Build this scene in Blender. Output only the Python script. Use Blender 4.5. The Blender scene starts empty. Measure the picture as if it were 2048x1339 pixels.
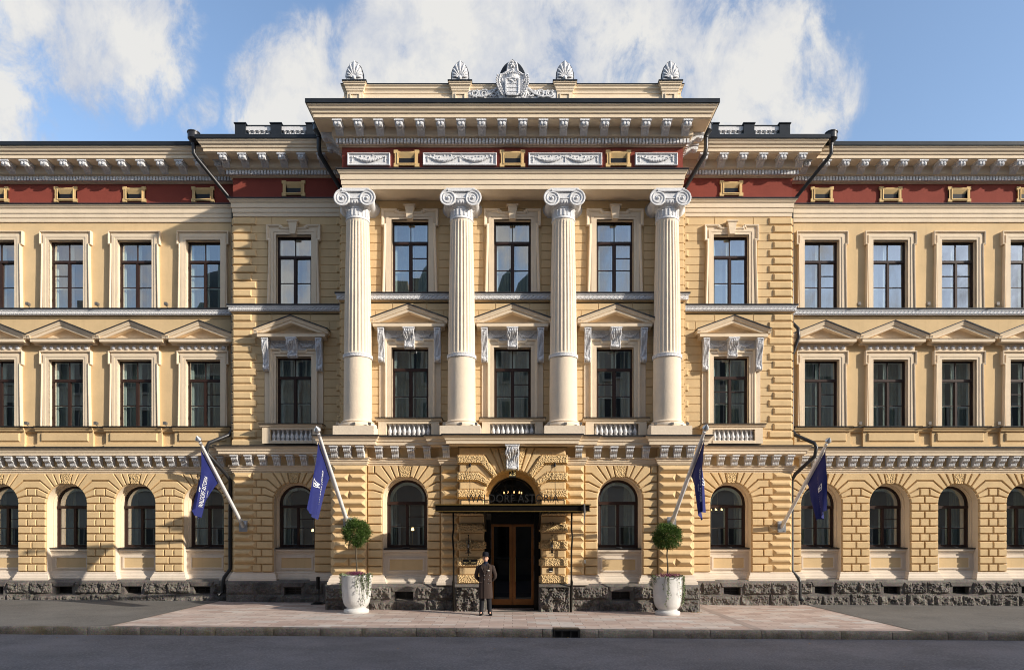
import bpy, bmesh, math, random
from mathutils import Vector, noise
R = math.radians
random.seed(7)
F, DCAM, HCAM, PX, PY = 1365.0, 22.3, 2.14, 1025.0, 1085.0   # lens (px), distance and height of the camera
def wx(px, Y): return (px-PX)*(Y+DCAM)/F          # photograph measurement -> metres at depth Y
def wz(py, Y): return HCAM+(PY-py)*(Y+DCAM)/F
sc = bpy.context.scene
col = sc.collection

# ------------------------------------------------------------------ mesh helpers
class MB:
    def __init__(s): s.v=[]; s.f=[]
    def add(s, vs, fs):
        b=len(s.v); s.v+=[tuple(v) for v in vs]; s.f+=[tuple(i+b for i in f) for f in fs]; return s
    def box(s,x0,x1,y0,y1,z0,z1):
        return s.add([(x0,y0,z0),(x1,y0,z0),(x1,y1,z0),(x0,y1,z0),(x0,y0,z1),(x1,y0,z1),(x1,y1,z1),(x0,y1,z1)],
          [(0,1,5,4),(1,2,6,5),(2,3,7,6),(3,0,4,7),(4,5,6,7),(3,2,1,0)])
    def poly(s, pts, y0, y1=None):            # (x,z) polygon; y0 front; with y1 an extruded slab
        n=len(pts)
        s.add([(p[0],y0,p[1]) for p in pts],[tuple(range(n))])
        if y1 is not None:
            vs=[(p[0],y0,p[1]) for p in pts]+[(p[0],y1,p[1]) for p in pts]
            s.add(vs,[(i,i+n,(i+1)%n+n,(i+1)%n) for i in range(n)]+[tuple(range(2*n-1,n-1,-1))])
        return s
    def extx(s, pts, x0, x1):                 # (y,z) polygon extruded along x
        n=len(pts); vs=[(x0,p[0],p[1]) for p in pts]+[(x1,p[0],p[1]) for p in pts]
        return s.add(vs,[(i,(i+1)%n,(i+1)%n+n,i+n) for i in range(n)]+[tuple(range(n-1,-1,-1)),tuple(range(n,2*n))])
    def lathe(s, prof, n=16, c=(0,0,0), ax=(1,1), a0=0, a1=360):
        m=len(prof); vs=[]; fs=[]; full=(a1-a0)>=360; k=n if full else n+1
        for i in range(k):
            a=R(a0+(a1-a0)*i/n)
            for r,z in prof: vs.append((c[0]+r*ax[0]*math.cos(a),c[1]+r*ax[1]*math.sin(a),c[2]+z))
        for i in range(n):
            j=(i+1)%k
            for q in range(m-1): fs.append((i*m+q,j*m+q,j*m+q+1,i*m+q+1))
        if full:
            if prof[0][0]>1e-4: fs.append(tuple(i*m for i in range(n-1,-1,-1)))
            if prof[-1][0]>1e-4: fs.append(tuple(i*m+m-1 for i in range(n)))
        return s.add(vs,fs)
    def tube(s, pts, r, n=8, cap=True):
        P=[Vector(p) for p in pts]; rs=r if isinstance(r,(list,tuple)) else [r]*len(P)
        vs=[];fs=[];up=None
        for i,p in enumerate(P):
            t=(P[min(i+1,len(P)-1)]-P[max(i-1,0)])
            t=t.normalized() if t.length>1e-9 else Vector((0,0,1))
            if up is None:
                up=Vector((0,0,1)) if abs(t.z)<.9 else Vector((1,0,0))
            a=(up-t*up.dot(t)).normalized(); up=a; b=t.cross(a)
            for k in range(n):
                g=2*math.pi*k/n; vs.append(p+(a*math.cos(g)+b*math.sin(g))*rs[i])
        for i in range(len(P)-1):
            for k in range(n): fs.append((i*n+k,i*n+(k+1)%n,(i+1)*n+(k+1)%n,(i+1)*n+k))
        if cap: fs.append(tuple(range(n-1,-1,-1))); fs.append(tuple((len(P)-1)*n+k for k in range(n)))
        return s.add(vs,fs)
    def ball(s,c,r,n=8,m=6):
        rx,ry,rz = r if isinstance(r,(tuple,list)) else (r,r,r)
        prof=[(math.sin(math.pi*i/m),-math.cos(math.pi*i/m)*rz) for i in range(m+1)]
        return s.lathe([(max(p,0.0),z) for p,z in prof],n,c,(rx,ry))
    def loft(s, rings, n=16, cap=True):       # rings: (cx,cy,cz,rx,ry[,exp])
        vs=[];fs=[]
        for g in rings:
            cx,cy,cz,rx,ry=g[:5]; e=g[5] if len(g)>5 else 1
            for k in range(n):
                a=2*math.pi*k/n; ca,sa=math.cos(a),math.sin(a)
                vs.append((cx+rx*math.copysign(abs(ca)**e,ca),cy+ry*math.copysign(abs(sa)**e,sa),cz))
        for i in range(len(rings)-1):
            for k in range(n): fs.append((i*n+k,i*n+(k+1)%n,(i+1)*n+(k+1)%n,(i+1)*n+k))
        if cap: fs.append(tuple(range(n-1,-1,-1))); fs.append(tuple((len(rings)-1)*n+k for k in range(n)))
        return s.add(vs,fs)

def offs(path, d, closed, left=True):
    out=[]; n=len(path)
    for i in range(n):
        def nrm(a,b):
            dx,dz=b[0]-a[0],b[1]-a[1]; l=math.hypot(dx,dz) or 1e-9
            return (-dz/l,dx/l) if left else (dz/l,-dx/l)
        if closed or 0<i<n-1:
            n1=nrm(path[i-1],path[i]); n2=nrm(path[i],path[(i+1)%n])
        elif i==0: n1=n2=nrm(path[0],path[1])
        else: n1=n2=nrm(path[-2],path[-1])
        k=max(1+n1[0]*n2[0]+n1[1]*n2[1],.25)
        out.append((path[i][0]+d*(n1[0]+n2[0])/k, path[i][1]+d*(n1[1]+n2[1])/k))
    return out
def sweepXZ(mb, path, prof, closed=False, capends=False):   # prof: (outward offset, y)
    vs=[];n=len(path);m=len(prof)
    for o,y in prof: vs+=[(p[0],y,p[1]) for p in offs(path,o,closed)]
    fs=[]
    for j in range(m-1):
        for i in range(n if closed else n-1):
            k=(i+1)%n; fs.append((j*n+i,(j+1)*n+i,(j+1)*n+k,j*n+k))
    if capends: fs+= [tuple(j*n for j in range(m)), tuple(j*n+n-1 for j in range(m-1,-1,-1))]
    mb.add(vs,fs)
def sweepXY(mb, path, prof, capends=True):                  # prof: (projection, z) bottom to top
    vs=[];n=len(path);m=len(prof)
    for o,z in prof: vs+=[(p[0],p[1],z) for p in offs(path,o,False,False)]
    fs=[]
    for j in range(m-1):
        for i in range(n-1): fs.append((j*n+i,j*n+i+1,(j+1)*n+i+1,(j+1)*n+i))
    if capends: fs+=[tuple(j*n for j in range(m)),tuple(j*n+n-1 for j in range(m-1,-1,-1))]
    mb.add(vs,fs)
def pillow(mb, pts, y, dep=.06, ch=.035, gap=.012, lip=.4): # raised block with chamfered edges; pts counter-clockwise seen from the front
    n=len(pts); a=offs(pts,gap,True); b=offs(pts,gap+ch,True)
    vs=[(p[0],y,p[1]) for p in a]+[(p[0],y-dep*lip,p[1]) for p in a]+[(p[0],y-dep,p[1]) for p in b]
    fs=[]
    for j in (0,1):
        for i in range(n): k=(i+1)%n; fs.append((j*n+i,j*n+k,(j+1)*n+k,(j+1)*n+i))
    fs.append(tuple(range(2*n,3*n)))
    mb.add(vs,fs)
def rect(x0,x1,z0,z1): return [(x0,z0),(x1,z0),(x1,z1),(x0,z1)]
def wall(mb,x0,x1,z0,z1,Y,holes):
    xs=sorted({x0,x1,*[h[0] for h in holes],*[h[1] for h in holes]}); zs=sorted({z0,z1,*[h[2] for h in holes],*[h[3] for h in holes]})
    xs=[x for x in xs if x0<=x<=x1]; zs=[z for z in zs if z0<=z<=z1]
    for i in range(len(xs)-1):
        for j in range(len(zs)-1):
            cx,cz=(xs[i]+xs[i+1])/2,(zs[j]+zs[j+1])/2
            if any(h[0]<cx<h[1] and h[2]<cz<h[3] for h in holes): continue
            mb.add([(xs[i],Y,zs[j]),(xs[i+1],Y,zs[j]),(xs[i+1],Y,zs[j+1]),(xs[i],Y,zs[j+1])],[(0,1,2,3)])
def arcpts(cx,cz,r,a0,a1,n): return [(cx+r*math.cos(R(a0+(a1-a0)*i/n)),cz+r*math.sin(R(a0+(a1-a0)*i/n))) for i in range(n+1)]
def archpath(cx,cz,r,zb,n=20): return [(cx-r,zb)]+arcpts(cx,cz,r,180,0,n)+[(cx+r,zb)]
def spandrel(mb,cx,cz,r,Y):
    for s in (1,-1):
        ar=arcpts(cx,cz,r,0,90,8) if s>0 else arcpts(cx,cz,r,180,90,8)
        c=(cx+s*r,cz+r)
        for i in range(8):
            mb.add([(c[0],Y,c[1]),(ar[i+1][0],Y,ar[i+1][1]),(ar[i][0],Y,ar[i][1])],[(0,1,2) if s>0 else (0,2,1)])

def ob(name, mb, mat, parent=None, smooth=False, loc=None, fix=False):
    me=bpy.data.meshes.new(name); me.from_pydata(mb.v,[],mb.f); me.update()
    if fix:
        bm=bmesh.new(); bm.from_mesh(me); bmesh.ops.remove_doubles(bm,verts=bm.verts,dist=1e-5); bmesh.ops.recalc_face_normals(bm,faces=bm.faces); bm.to_mesh(me); bm.free()
    me.materials.append(mat)
    if smooth:
        for p in me.polygons: p.use_smooth=True
        if smooth!='all': me.set_sharp_from_angle(angle=R(smooth if smooth is not True else 40))
    o=bpy.data.objects.new(name,me); col.objects.link(o)
    if parent: o.parent=parent
    if loc: o.location=loc
    return o
def obs(name,mb,mat,parent,bins,**k):   # one object per stretch of the front
    out=[];B=sorted(bins); parts={}
    for f in mb.f:
        cx=sum(mb.v[i][0] for i in f)/len(f); j=sum(1 for b in B if cx>b); parts.setdefault(j,[]).append(f)
    for j in sorted(parts):
        q=MB(); mp={}
        for f in parts[j]:
            for i in f:
                if i not in mp: mp[i]=len(q.v); q.v.append(mb.v[i])
            q.f.append(tuple(mp[i] for i in f))
        out.append(ob(name,q,mat,parent,**k))
    return out
def tag(o,label=None,cat=None,group=None,kind=None):
    if label: o['label']=label
    if cat: o['category']=cat
    if group: o['group']=group
    if kind: o['kind']=kind
    return o
def empty(name,loc=(0,0,0),parent=None):
    o=bpy.data.objects.new(name,None); o.location=loc; o.empty_display_size=.3; col.objects.link(o)
    if parent: o.parent=parent
    return o
def copy_tree(o,parent=None,loc=None,skip=()):
    c=o.copy(); col.objects.link(c); c.parent=parent
    if loc: c.location=loc
    for ch in list(o.children):
        if ch.name.split('.')[0] not in skip: copy_tree(ch,c)
    return c

# ------------------------------------------------------------------ materials
def newmat(name):
    m=bpy.data.materials.new(name); m.use_nodes=True; nt=m.node_tree
    return m,nt,nt.nodes['Principled BSDF']
def mat(name,rgb,rough=.8,metal=0,var=.12,scale=3.0,bump=.1,bscale=60,var2=None,spec=.3,streak=0):
    m,nt,b=newmat(name); N=nt.nodes; L=nt.links
    b.inputs['Roughness'].default_value=rough; b.inputs['Metallic'].default_value=metal
    b.inputs['Specular IOR Level'].default_value=spec
    tc=N.new('ShaderNodeNewGeometry')
    n1=N.new('ShaderNodeTexNoise'); n1.inputs['Scale'].default_value=scale; n1.inputs['Detail'].default_value=6; n1.inputs['Roughness'].default_value=.65
    L.new(tc.outputs['Position'],n1.inputs['Vector'])
    mx=N.new('ShaderNodeMix'); mx.data_type='RGBA'
    A=[c*(1-var) for c in rgb]; B=[min(1,c*(1+var)) for c in (var2 or rgb)]
    mx.inputs[6].default_value=(*A,1); mx.inputs[7].default_value=(*B,1)
    rp=N.new('ShaderNodeMapRange'); rp.inputs[1].default_value=.3; rp.inputs[2].default_value=.7
    L.new(n1.outputs['Fac'],rp.inputs[0]); L.new(rp.outputs[0],mx.inputs[0])
    out=mx.outputs[2]
    if streak:
        mp=N.new('ShaderNodeMapping'); mp.inputs['Scale'].default_value=(5,5,.35); L.new(tc.outputs['Position'],mp.inputs[0])
        n3=N.new('ShaderNodeTexNoise'); n3.inputs['Scale'].default_value=1.3; n3.inputs['Detail'].default_value=8; n3.inputs['Roughness'].default_value=.7; L.new(mp.outputs[0],n3.inputs['Vector'])
        r3=N.new('ShaderNodeMapRange'); r3.inputs[1].default_value=.52; r3.inputs[2].default_value=.75; r3.inputs[4].default_value=streak
        L.new(n3.outputs['Fac'],r3.inputs[0])
        m3=N.new('ShaderNodeMix'); m3.data_type='RGBA'; m3.inputs[7].default_value=(rgb[0]*.55,rgb[1]*.5,rgb[2]*.48,1)
        L.new(out,m3.inputs[6]); L.new(r3.outputs[0],m3.inputs[0]); out=m3.outputs[2]
    L.new(out,b.inputs['Base Color'])
    if bump:
        n2=N.new('ShaderNodeTexNoise'); n2.inputs['Scale'].default_value=bscale; n2.inputs['Detail'].default_value=5; L.new(tc.outputs['Position'],n2.inputs['Vector'])
        bp=N.new('ShaderNodeBump'); bp.inputs['Strength'].default_value=bump; bp.inputs['Distance'].default_value=.02
        L.new(n2.outputs['Fac'],bp.inputs['Height']); L.new(bp.outputs[0],b.inputs['Normal'])
    return m
YEL=(.655,.475,.262)
M={}
M['yellow']=mat('yellow_stucco',YEL,.9,var=.09,scale=.9,bump=.12,bscale=45,streak=.18)
M['block']=mat('yellow_block_stucco',(.66,.473,.255),.88,var=.10,scale=2.0,bump=.15,bscale=40,streak=.20)
M['cream']=mat('cream_stucco',(.75,.615,.45),.85,var=.05,scale=2,bump=.2,bscale=50,streak=.12)
M['pale']=mat('pale_base_stucco',(.70,.60,.49),.85,var=.06,scale=2,bump=.2,bscale=50,streak=.2)
M['column']=mat('column_stucco',(.74,.62,.48),.85,var=.05,scale=3,bump=.35,bscale=14,streak=.08)
M['white']=mat('white_stucco',(.66,.655,.66),.7,var=.06,scale=6,bump=.35,bscale=30)
M['ornament']=mat('white_ornament',(.63,.63,.645),.6,var=.10,scale=20,bump=1.0,bscale=26)
M['red']=mat('red_frieze_paint',(.235,.052,.036),.9,var=.08,scale=2,bump=.2,bscale=50,streak=.15)
M['ochre']=mat('ochre_vent_stucco',(.66,.46,.22),.85,var=.06,scale=3,bump=.2,bscale=50)
M['roof']=mat('dark_roof_sheet',(.022,.026,.032),.45,metal=.3,var=.2,scale=2,bump=.1,bscale=8)
M['pipe']=mat('dark_pipe_sheet',(.045,.045,.047),.35,metal=.5,var=.15,scale=4,bump=.05)
M['frame']=mat('brown_window_wood',(.035,.018,.014),.45,var=.15,scale=8,bump=.1,bscale=80)
M['inner']=mat('white_window_wood',(.66,.69,.66),.5,var=.04,scale=8,bump=0)
M['curtain']=mat('pale_curtain',(.40,.43,.38),.95,var=.12,scale=5,bump=.2,bscale=20)
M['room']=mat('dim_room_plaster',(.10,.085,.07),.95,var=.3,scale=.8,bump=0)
M['metal']=mat('brushed_steel',(.55,.56,.58),.35,metal=.8,var=.05,scale=8,bump=.05)
M['polemat']=mat('white_pole_enamel',(.72,.72,.72),.35,var=.04,scale=8,bump=0,spec=.5)
M['canopy']=mat('dark_bronze_sheet',(.018,.015,.012),.35,metal=.6,var=.2,scale=6,bump=.05)
M['gold']=mat('brass',(.55,.36,.12),.3,metal=.9,var=.1,scale=8,bump=.05)
M['copper']=mat('copper_door_metal',(.36,.155,.055),.38,metal=.55,var=.15,scale=6,bump=.08,bscale=30)
M['black']=mat('black_paint',(.012,.012,.013),.4,var=.1,scale=8,bump=0)
M['grey']=mat('grey_fixture',(.16,.15,.14),.5,metal=.3,var=.1,scale=8,bump=0)
M['pot']=mat('white_glazed_concrete',(.60,.59,.57),.5,var=.08,scale=5,bump=.35,bscale=9,streak=.12)
M['soil']=mat('planter_soil',(.03,.02,.014),.95,var=.3,scale=40,bump=.5)
M['bark']=mat('tree_bark',(.10,.08,.055),.9,var=.3,scale=30,bump=.6,bscale=50)
def leafmat(name,a,b2,tr=.25):
    m,nt,b=newmat(name); N=nt.nodes; L=nt.links
    g=N.new('ShaderNodeNewGeometry'); mx=N.new('ShaderNodeMix'); mx.data_type='RGBA'
    mx.inputs[6].default_value=(*a,1); mx.inputs[7].default_value=(*b2,1)
    L.new(g.outputs['Random Per Island'],mx.inputs[0]); L.new(mx.outputs[2],b.inputs['Base Color'])
    b.inputs['Roughness'].default_value=.55; b.inputs['Specular IOR Level'].default_value=.3
    tl=N.new('ShaderNodeBsdfTranslucent'); L.new(mx.outputs[2],tl.inputs[0]); ms=N.new('ShaderNodeMixShader'); ms.inputs[0].default_value=tr
    L.new(b.outputs[0],ms.inputs[1]); L.new(tl.outputs[0],ms.inputs[2]); L.new(ms.outputs[0],N['Material Output'].inputs[0])
    return m
M['leaf']=leafmat('thuja_leaf',(.025,.06,.012),(.10,.17,.03))
M['ivy']=leafmat('ivy_leaf',(.06,.12,.04),(.30,.34,.20))
M['heather']=leafmat('heather_bloom',(.10,.02,.05),(.30,.09,.16))
M['fallen']=leafmat('fallen_leaf',(.45,.25,.04),(.25,.12,.03),.1)
M['flag']=mat('blue_flag_cloth',(.014,.020,.125),.75,var=.08,scale=6,bump=.2,bscale=120)
M['flagtext']=mat('white_flag_print',(.75,.76,.80),.7,var=.02,bump=0)
M['skin']=mat('skin',(.55,.32,.23),.55,var=.04,scale=20,bump=0)
M['coat']=mat('brown_wool_coat',(.048,.033,.028),.95,var=.12,scale=30,bump=.4,bscale=200)
M['navy']=mat('navy_knit',(.012,.018,.042),.9,var=.1,scale=20,bump=.3,bscale=150)
M['trouser']=mat('black_trousers',(.012,.013,.017),.85,var=.1,scale=20,bump=.2,bscale=100)
M['felt']=mat('black_felt_hat',(.008,.009,.016),.9,var=.1,scale=20,bump=.2,bscale=150)
M['shoe']=mat('black_leather',(.008,.008,.008),.3,var=.1,scale=20,bump=0)
M['hair']=mat('dark_hair',(.02,.012,.008),.7,var=.2,scale=40,bump=.3)
M['badge']=mat('white_badge',(.85,.83,.75),.4,var=.02,bump=0)
M['opp']=mat('opposite_stucco',(.20,.16,.12),.9,var=.1,scale=1,bump=0)
M['opp2']=mat('opposite_pale_stucco',(.26,.23,.19),.9,var=.1,scale=1,bump=0)
M['opproof']=mat('opposite_roof_sheet',(.07,.085,.085),.6,metal=.2,var=.15,scale=1,bump=0)
M['signblue']=mat('sign_blue',(.02,.08,.45),.4,var=.02,bump=0)
M['signred']=mat('sign_red',(.55,.03,.02),.4,var=.02,bump=0)
M['lettergold']=mat('gilded_letter_paint',(.85,.66,.30),.35,var=.02,bump=0)
def emis(name,c,s):
    m,nt,b=newmat(name); b.inputs['Emission Color'].default_value=(*c,1); b.inputs['Emission Strength'].default_value=s; b.inputs['Base Color'].default_value=(.8,.7,.5,1); return m
M['bulb']=emis('lit_bulb',(1,.60,.24),3.5)
M['numlamp']=mat('number_lamp_glass',(.07,.065,.05),.3,var=.1,bump=0)
def glassmat(name,tint,fac,rough=0.0):
    m,nt,b=newmat(name); N=nt.nodes; L=nt.links; N.remove(b)
    tr=N.new('ShaderNodeBsdfTransparent'); tr.inputs[0].default_value=(*tint,1)
    gl=N.new('ShaderNodeBsdfGlossy'); gl.inputs['Roughness'].default_value=rough; gl.inputs[0].default_value=(1,1,1,1)
    ge=N.new('ShaderNodeNewGeometry'); dt=N.new('ShaderNodeVectorMath'); dt.operation='DOT_PRODUCT'; L.new(ge.outputs['Incoming'],dt.inputs[0]); L.new(ge.outputs['Normal'],dt.inputs[1])
    ab=N.new('ShaderNodeMath'); ab.operation='ABSOLUTE'; L.new(dt.outputs['Value'],ab.inputs[0])
    iv=N.new('ShaderNodeMath'); iv.operation='SUBTRACT'; iv.inputs[0].default_value=1; L.new(ab.outputs[0],iv.inputs[1])
    fr=N.new('ShaderNodeMath'); fr.operation='POWER'; fr.inputs[1].default_value=5; L.new(iv.outputs[0],fr.inputs[0])
    ma=N.new('ShaderNodeMath'); ma.operation='MULTIPLY_ADD'; ma.inputs[1].default_value=1.3; ma.inputs[2].default_value=fac; ma.use_clamp=True
    tc=N.new('ShaderNodeNewGeometry'); nn=N.new('ShaderNodeTexNoise'); nn.inputs['Scale'].default_value=1.1; nn.inputs['Detail'].default_value=1
    bp=N.new('ShaderNodeBump'); bp.inputs['Strength'].default_value=.016; bp.inputs['Distance'].default_value=.05
    L.new(tc.outputs['Position'],nn.inputs['Vector']); L.new(nn.outputs['Fac'],bp.inputs['Height']); L.new(bp.outputs[0],gl.inputs['Normal'])
    mx=N.new('ShaderNodeMixShader'); L.new(fr.outputs[0],ma.inputs[0]); L.new(ma.outputs[0],mx.inputs[0]); L.new(tr.outputs[0],mx.inputs[1]); L.new(gl.outputs[0],mx.inputs[2])
    L.new(mx.outputs[0],N['Material Output'].inputs[0]); return m
M['glass']=glassmat('window_glass',(.86,.96,.92),.34)
M['lampglass']=glassmat('lamp_glass',(.85,.83,.8),.06)
M['doorglass']=glassmat('door_glass',(.35,.33,.33),.03)
# granite of the plinth
def granite(name,a,b_,bump=.8,moss=0):
    m,nt,b=newmat(name); N=nt.nodes; L=nt.links
    g=N.new('ShaderNodeNewGeometry')
    n1=N.new('ShaderNodeTexNoise'); n1.inputs['Scale'].default_value=1.6; n1.inputs['Detail'].default_value=8; n1.inputs['Roughness'].default_value=.75
    n2=N.new('ShaderNodeTexVoronoi'); n2.inputs['Scale'].default_value=55
    L.new(g.outputs['Position'],n1.inputs['Vector']); L.new(g.outputs['Position'],n2.inputs['Vector'])
    mx=N.new('ShaderNodeMix'); mx.data_type='RGBA'; mx.inputs[6].default_value=(*a,1); mx.inputs[7].default_value=(*b_,1)
    r=N.new('ShaderNodeMapRange'); r.inputs[1].default_value=.35; r.inputs[2].default_value=.65; L.new(n1.outputs['Fac'],r.inputs[0]); L.new(r.outputs[0],mx.inputs[0])
    m2=N.new('ShaderNodeMix'); m2.data_type='RGBA'; m2.blend_type='MULTIPLY'; m2.inputs[0].default_value=.55
    L.new(mx.outputs[2],m2.inputs[6]); L.new(n2.outputs['Color'],m2.inputs[7])
    hs=N.new('ShaderNodeHueSaturation'); hs.inputs['Saturation'].default_value=.68; hs.inputs['Value'].default_value=1.25; L.new(m2.outputs[2],hs.inputs['Color'])
    out=hs.outputs[0]
    if moss:
        n4=N.new('ShaderNodeTexNoise'); n4.inputs['Scale'].default_value=.9; n4.inputs['Detail'].default_value=9; n4.inputs['Roughness'].default_value=.8; L.new(g.outputs['Position'],n4.inputs['Vector'])
        r4=N.new('ShaderNodeMapRange'); r4.inputs[1].default_value=.5; r4.inputs[2].default_value=.68; r4.inputs[4].default_value=.75; L.new(n4.outputs['Fac'],r4.inputs[0])
        m4=N.new('ShaderNodeMix'); m4.data_type='RGBA'; m4.inputs[7].default_value=(.10,.075,.02,1); L.new(out,m4.inputs[6]); L.new(r4.outputs[0],m4.inputs[0]); out=m4.outputs[2]
    L.new(out,b.inputs['Base Color']); b.inputs['Roughness'].default_value=.8
    n3=N.new('ShaderNodeTexNoise'); n3.inputs['Scale'].default_value=16; n3.inputs['Detail'].default_value=8; n3.inputs['Roughness'].default_value=.7; L.new(g.outputs['Position'],n3.inputs['Vector'])
    bp=N.new('ShaderNodeBump'); bp.inputs['Strength'].default_value=bump; bp.inputs['Distance'].default_value=.03; L.new(n3.outputs['Fac'],bp.inputs['Height']); L.new(bp.outputs[0],b.inputs['Normal'])
    return m
M['granite']=granite('rough_granite',(.048,.040,.035),(.22,.18,.14),1.0)
M['granite_s']=granite('dressed_granite',(.085,.070,.060),(.19,.158,.128),.4)
M['kerb']=granite('kerb_granite',(.10,.075,.058),(.24,.20,.155),1.0,moss=1)
def vermic():
    m=mat('vermiculated_stucco',(.68,.475,.24),.9,var=.1,scale=3,bump=0); nt=m.node_tree; N=nt.nodes; L=nt.links
    g=N.new('ShaderNodeNewGeometry'); v=N.new('ShaderNodeTexVoronoi'); v.inputs['Scale'].default_value=24
    n=N.new('ShaderNodeTexNoise'); n.inputs['Scale'].default_value=18; n.inputs['Detail'].default_value=3
    L.new(g.outputs['Position'],v.inputs['Vector']); L.new(g.outputs['Position'],n.inputs['Vector'])
    ad=N.new('ShaderNodeMath'); ad.operation='ADD'; L.new(v.outputs['Distance'],ad.inputs[0]); L.new(n.outputs['Fac'],ad.inputs[1])
    bp=N.new('ShaderNodeBump'); bp.inputs['Strength'].default_value=1; bp.inputs['Distance'].default_value=.05; L.new(ad.outputs[0],bp.inputs['Height'])
    L.new(bp.outputs[0],N['Principled BSDF'].inputs['Normal']); return m
M['verm']=vermic()
def asphalt(name,a,rough=.85):
    m,nt,b=newmat(name); N=nt.nodes; L=nt.links; g=N.new('ShaderNodeNewGeometry')
    n1=N.new('ShaderNodeTexNoise'); n1.inputs['Scale'].default_value=.5; n1.inputs['Detail'].default_value=8; n1.inputs['Roughness'].default_value=.7
    n2=N.new('ShaderNodeTexNoise'); n2.inputs['Scale'].default_value=22; n2.inputs['Detail'].default_value=6; n2.inputs['Roughness'].default_value=.8
    for n in (n1,n2): L.new(g.outputs['Position'],n.inputs['Vector'])
    mx=N.new('ShaderNodeMix'); mx.data_type='RGBA'; mx.inputs[6].default_value=(*[c*.55 for c in a],1); mx.inputs[7].default_value=(*[c*1.05 for c in a],1); rn_=N.new('ShaderNodeMapRange'); rn_.inputs[1].default_value=.33; rn_.inputs[2].default_value=.62; L.new(n1.outputs['Fac'],rn_.inputs[0]); L.new(rn_.outputs[0],mx.inputs[0])
    m2=N.new('ShaderNodeMix'); m2.data_type='RGBA'; m2.inputs[7].default_value=(*[min(1,c*2.6) for c in a],1); L.new(mx.outputs[2],m2.inputs[6])
    r=N.new('ShaderNodeMapRange'); r.inputs[1].default_value=.47; r.inputs[2].default_value=.66; r.inputs[4].default_value=.42; L.new(n2.outputs['Fac'],r.inputs[0]); L.new(r.outputs[0],m2.inputs[0])
    L.new(m2.outputs[2],b.inputs['Base Color']); b.inputs['Roughness'].default_value=rough
    bp=N.new('ShaderNodeBump'); bp.inputs['Strength'].default_value=.6; bp.inputs['Distance'].default_value=.01; L.new(n2.outputs['Fac'],bp.inputs['Height']); L.new(bp.outputs[0],b.inputs['Normal'])
    return m
M['road']=asphalt('road_asphalt',(.175,.160,.160)); M['walk']=asphalt('pavement_asphalt',(.115,.108,.099))
def paving():
    m,nt,b=newmat('granite_slab_paving'); N=nt.nodes; L=nt.links; g=N.new('ShaderNodeNewGeometry')
    mp=N.new('ShaderNodeMapping'); mp.inputs['Location'].default_value=(3.1,5.3,0); L.new(g.outputs['Position'],mp.inputs[0])
    br=N.new('ShaderNodeTexBrick'); br.offset=.37; br.offset_frequency=2; br.squash=1
    br.inputs['Scale'].default_value=1; br.inputs['Brick Width'].default_value=.62; br.inputs['Row Height'].default_value=.30; br.inputs['Mortar Size'].default_value=.007; br.inputs['Mortar Smooth'].default_value=.2
    br.inputs['Color1'].default_value=(0,0,0,1); br.inputs['Color2'].default_value=(1,1,1,1); br.inputs['Mortar'].default_value=(.5,.5,.5,1); br.inputs['Bias'].default_value=0
    L.new(mp.outputs[0],br.inputs['Vector'])
    cr=N.new('ShaderNodeValToRGB'); e=cr.color_ramp.elements; cr.color_ramp.interpolation='LINEAR'
    e[0].color=(.43,.315,.265,1); e[1].color=(.52,.475,.435,1)
    x=cr.color_ramp.elements.new(.35); x.color=(.46,.355,.305,1); x=cr.color_ramp.elements.new(.6); x.color=(.54,.43,.37,1)
    L.new(br.outputs['Color'],cr.inputs[0])
    n1=N.new('ShaderNodeTexNoise'); n1.inputs['Scale'].default_value=1.2; n1.inputs['Detail'].default_value=9; n1.inputs['Roughness'].default_value=.75; L.new(g.outputs['Position'],n1.inputs['Vector'])
    r=N.new('ShaderNodeMapRange'); r.inputs[1].default_value=.3; r.inputs[2].default_value=.7; r.inputs[3].default_value=.72; r.inputs[4].default_value=1.08; L.new(n1.outputs['Fac'],r.inputs[0])
    ml=N.new('ShaderNodeMix'); ml.data_type='RGBA'; ml.blend_type='MULTIPLY'; ml.inputs[0].default_value=1; L.new(cr.outputs[0],ml.inputs[6]); L.new(r.outputs[0],ml.inputs[7])
    mo=N.new('ShaderNodeMix'); mo.data_type='RGBA'; mo.inputs[7].default_value=(.13,.10,.085,1); L.new(ml.outputs[2],mo.inputs[6]); L.new(br.outputs['Fac'],mo.inputs[0])
    L.new(mo.outputs[2],b.inputs['Base Color']); b.inputs['Roughness'].default_value=.75
    bp=N.new('ShaderNodeBump'); bp.inputs['Strength'].default_value=.5; bp.inputs['Distance'].default_value=.006; bp.invert=True; L.new(br.outputs['Fac'],bp.inputs['Height']); L.new(bp.outputs[0],b.inputs['Normal'])
    return m
M['paving']=paving()

# ------------------------------------------------------------------ levels and planes
YW,YB,YC,YG,YP,YT = 1.5,1.1,0.0,-.95,-1.10,-1.30      # wing, side bay, centre, centre ground floor, pilaster, portal
XB,XC,XP0,XP1,XQ,XT = 9.57,5.60,5.60,4.55,2.22,1.64
Z0,RH = 1.147,.2625
def zr(r): return Z0+RH*r
ZT=zr(13)
XEND=22.4
WINX=[10.76+2.385*k for k in range(5)]
BX=7.48; CX=3.34; GX=3.36
def gz(x,y): return -.0062*x+.012*(y+5.3)
hotel=empty('hotel_building')
tag(hotel,'yellow and cream hotel with four pale columns, arched ground floor and red frieze','building')

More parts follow.
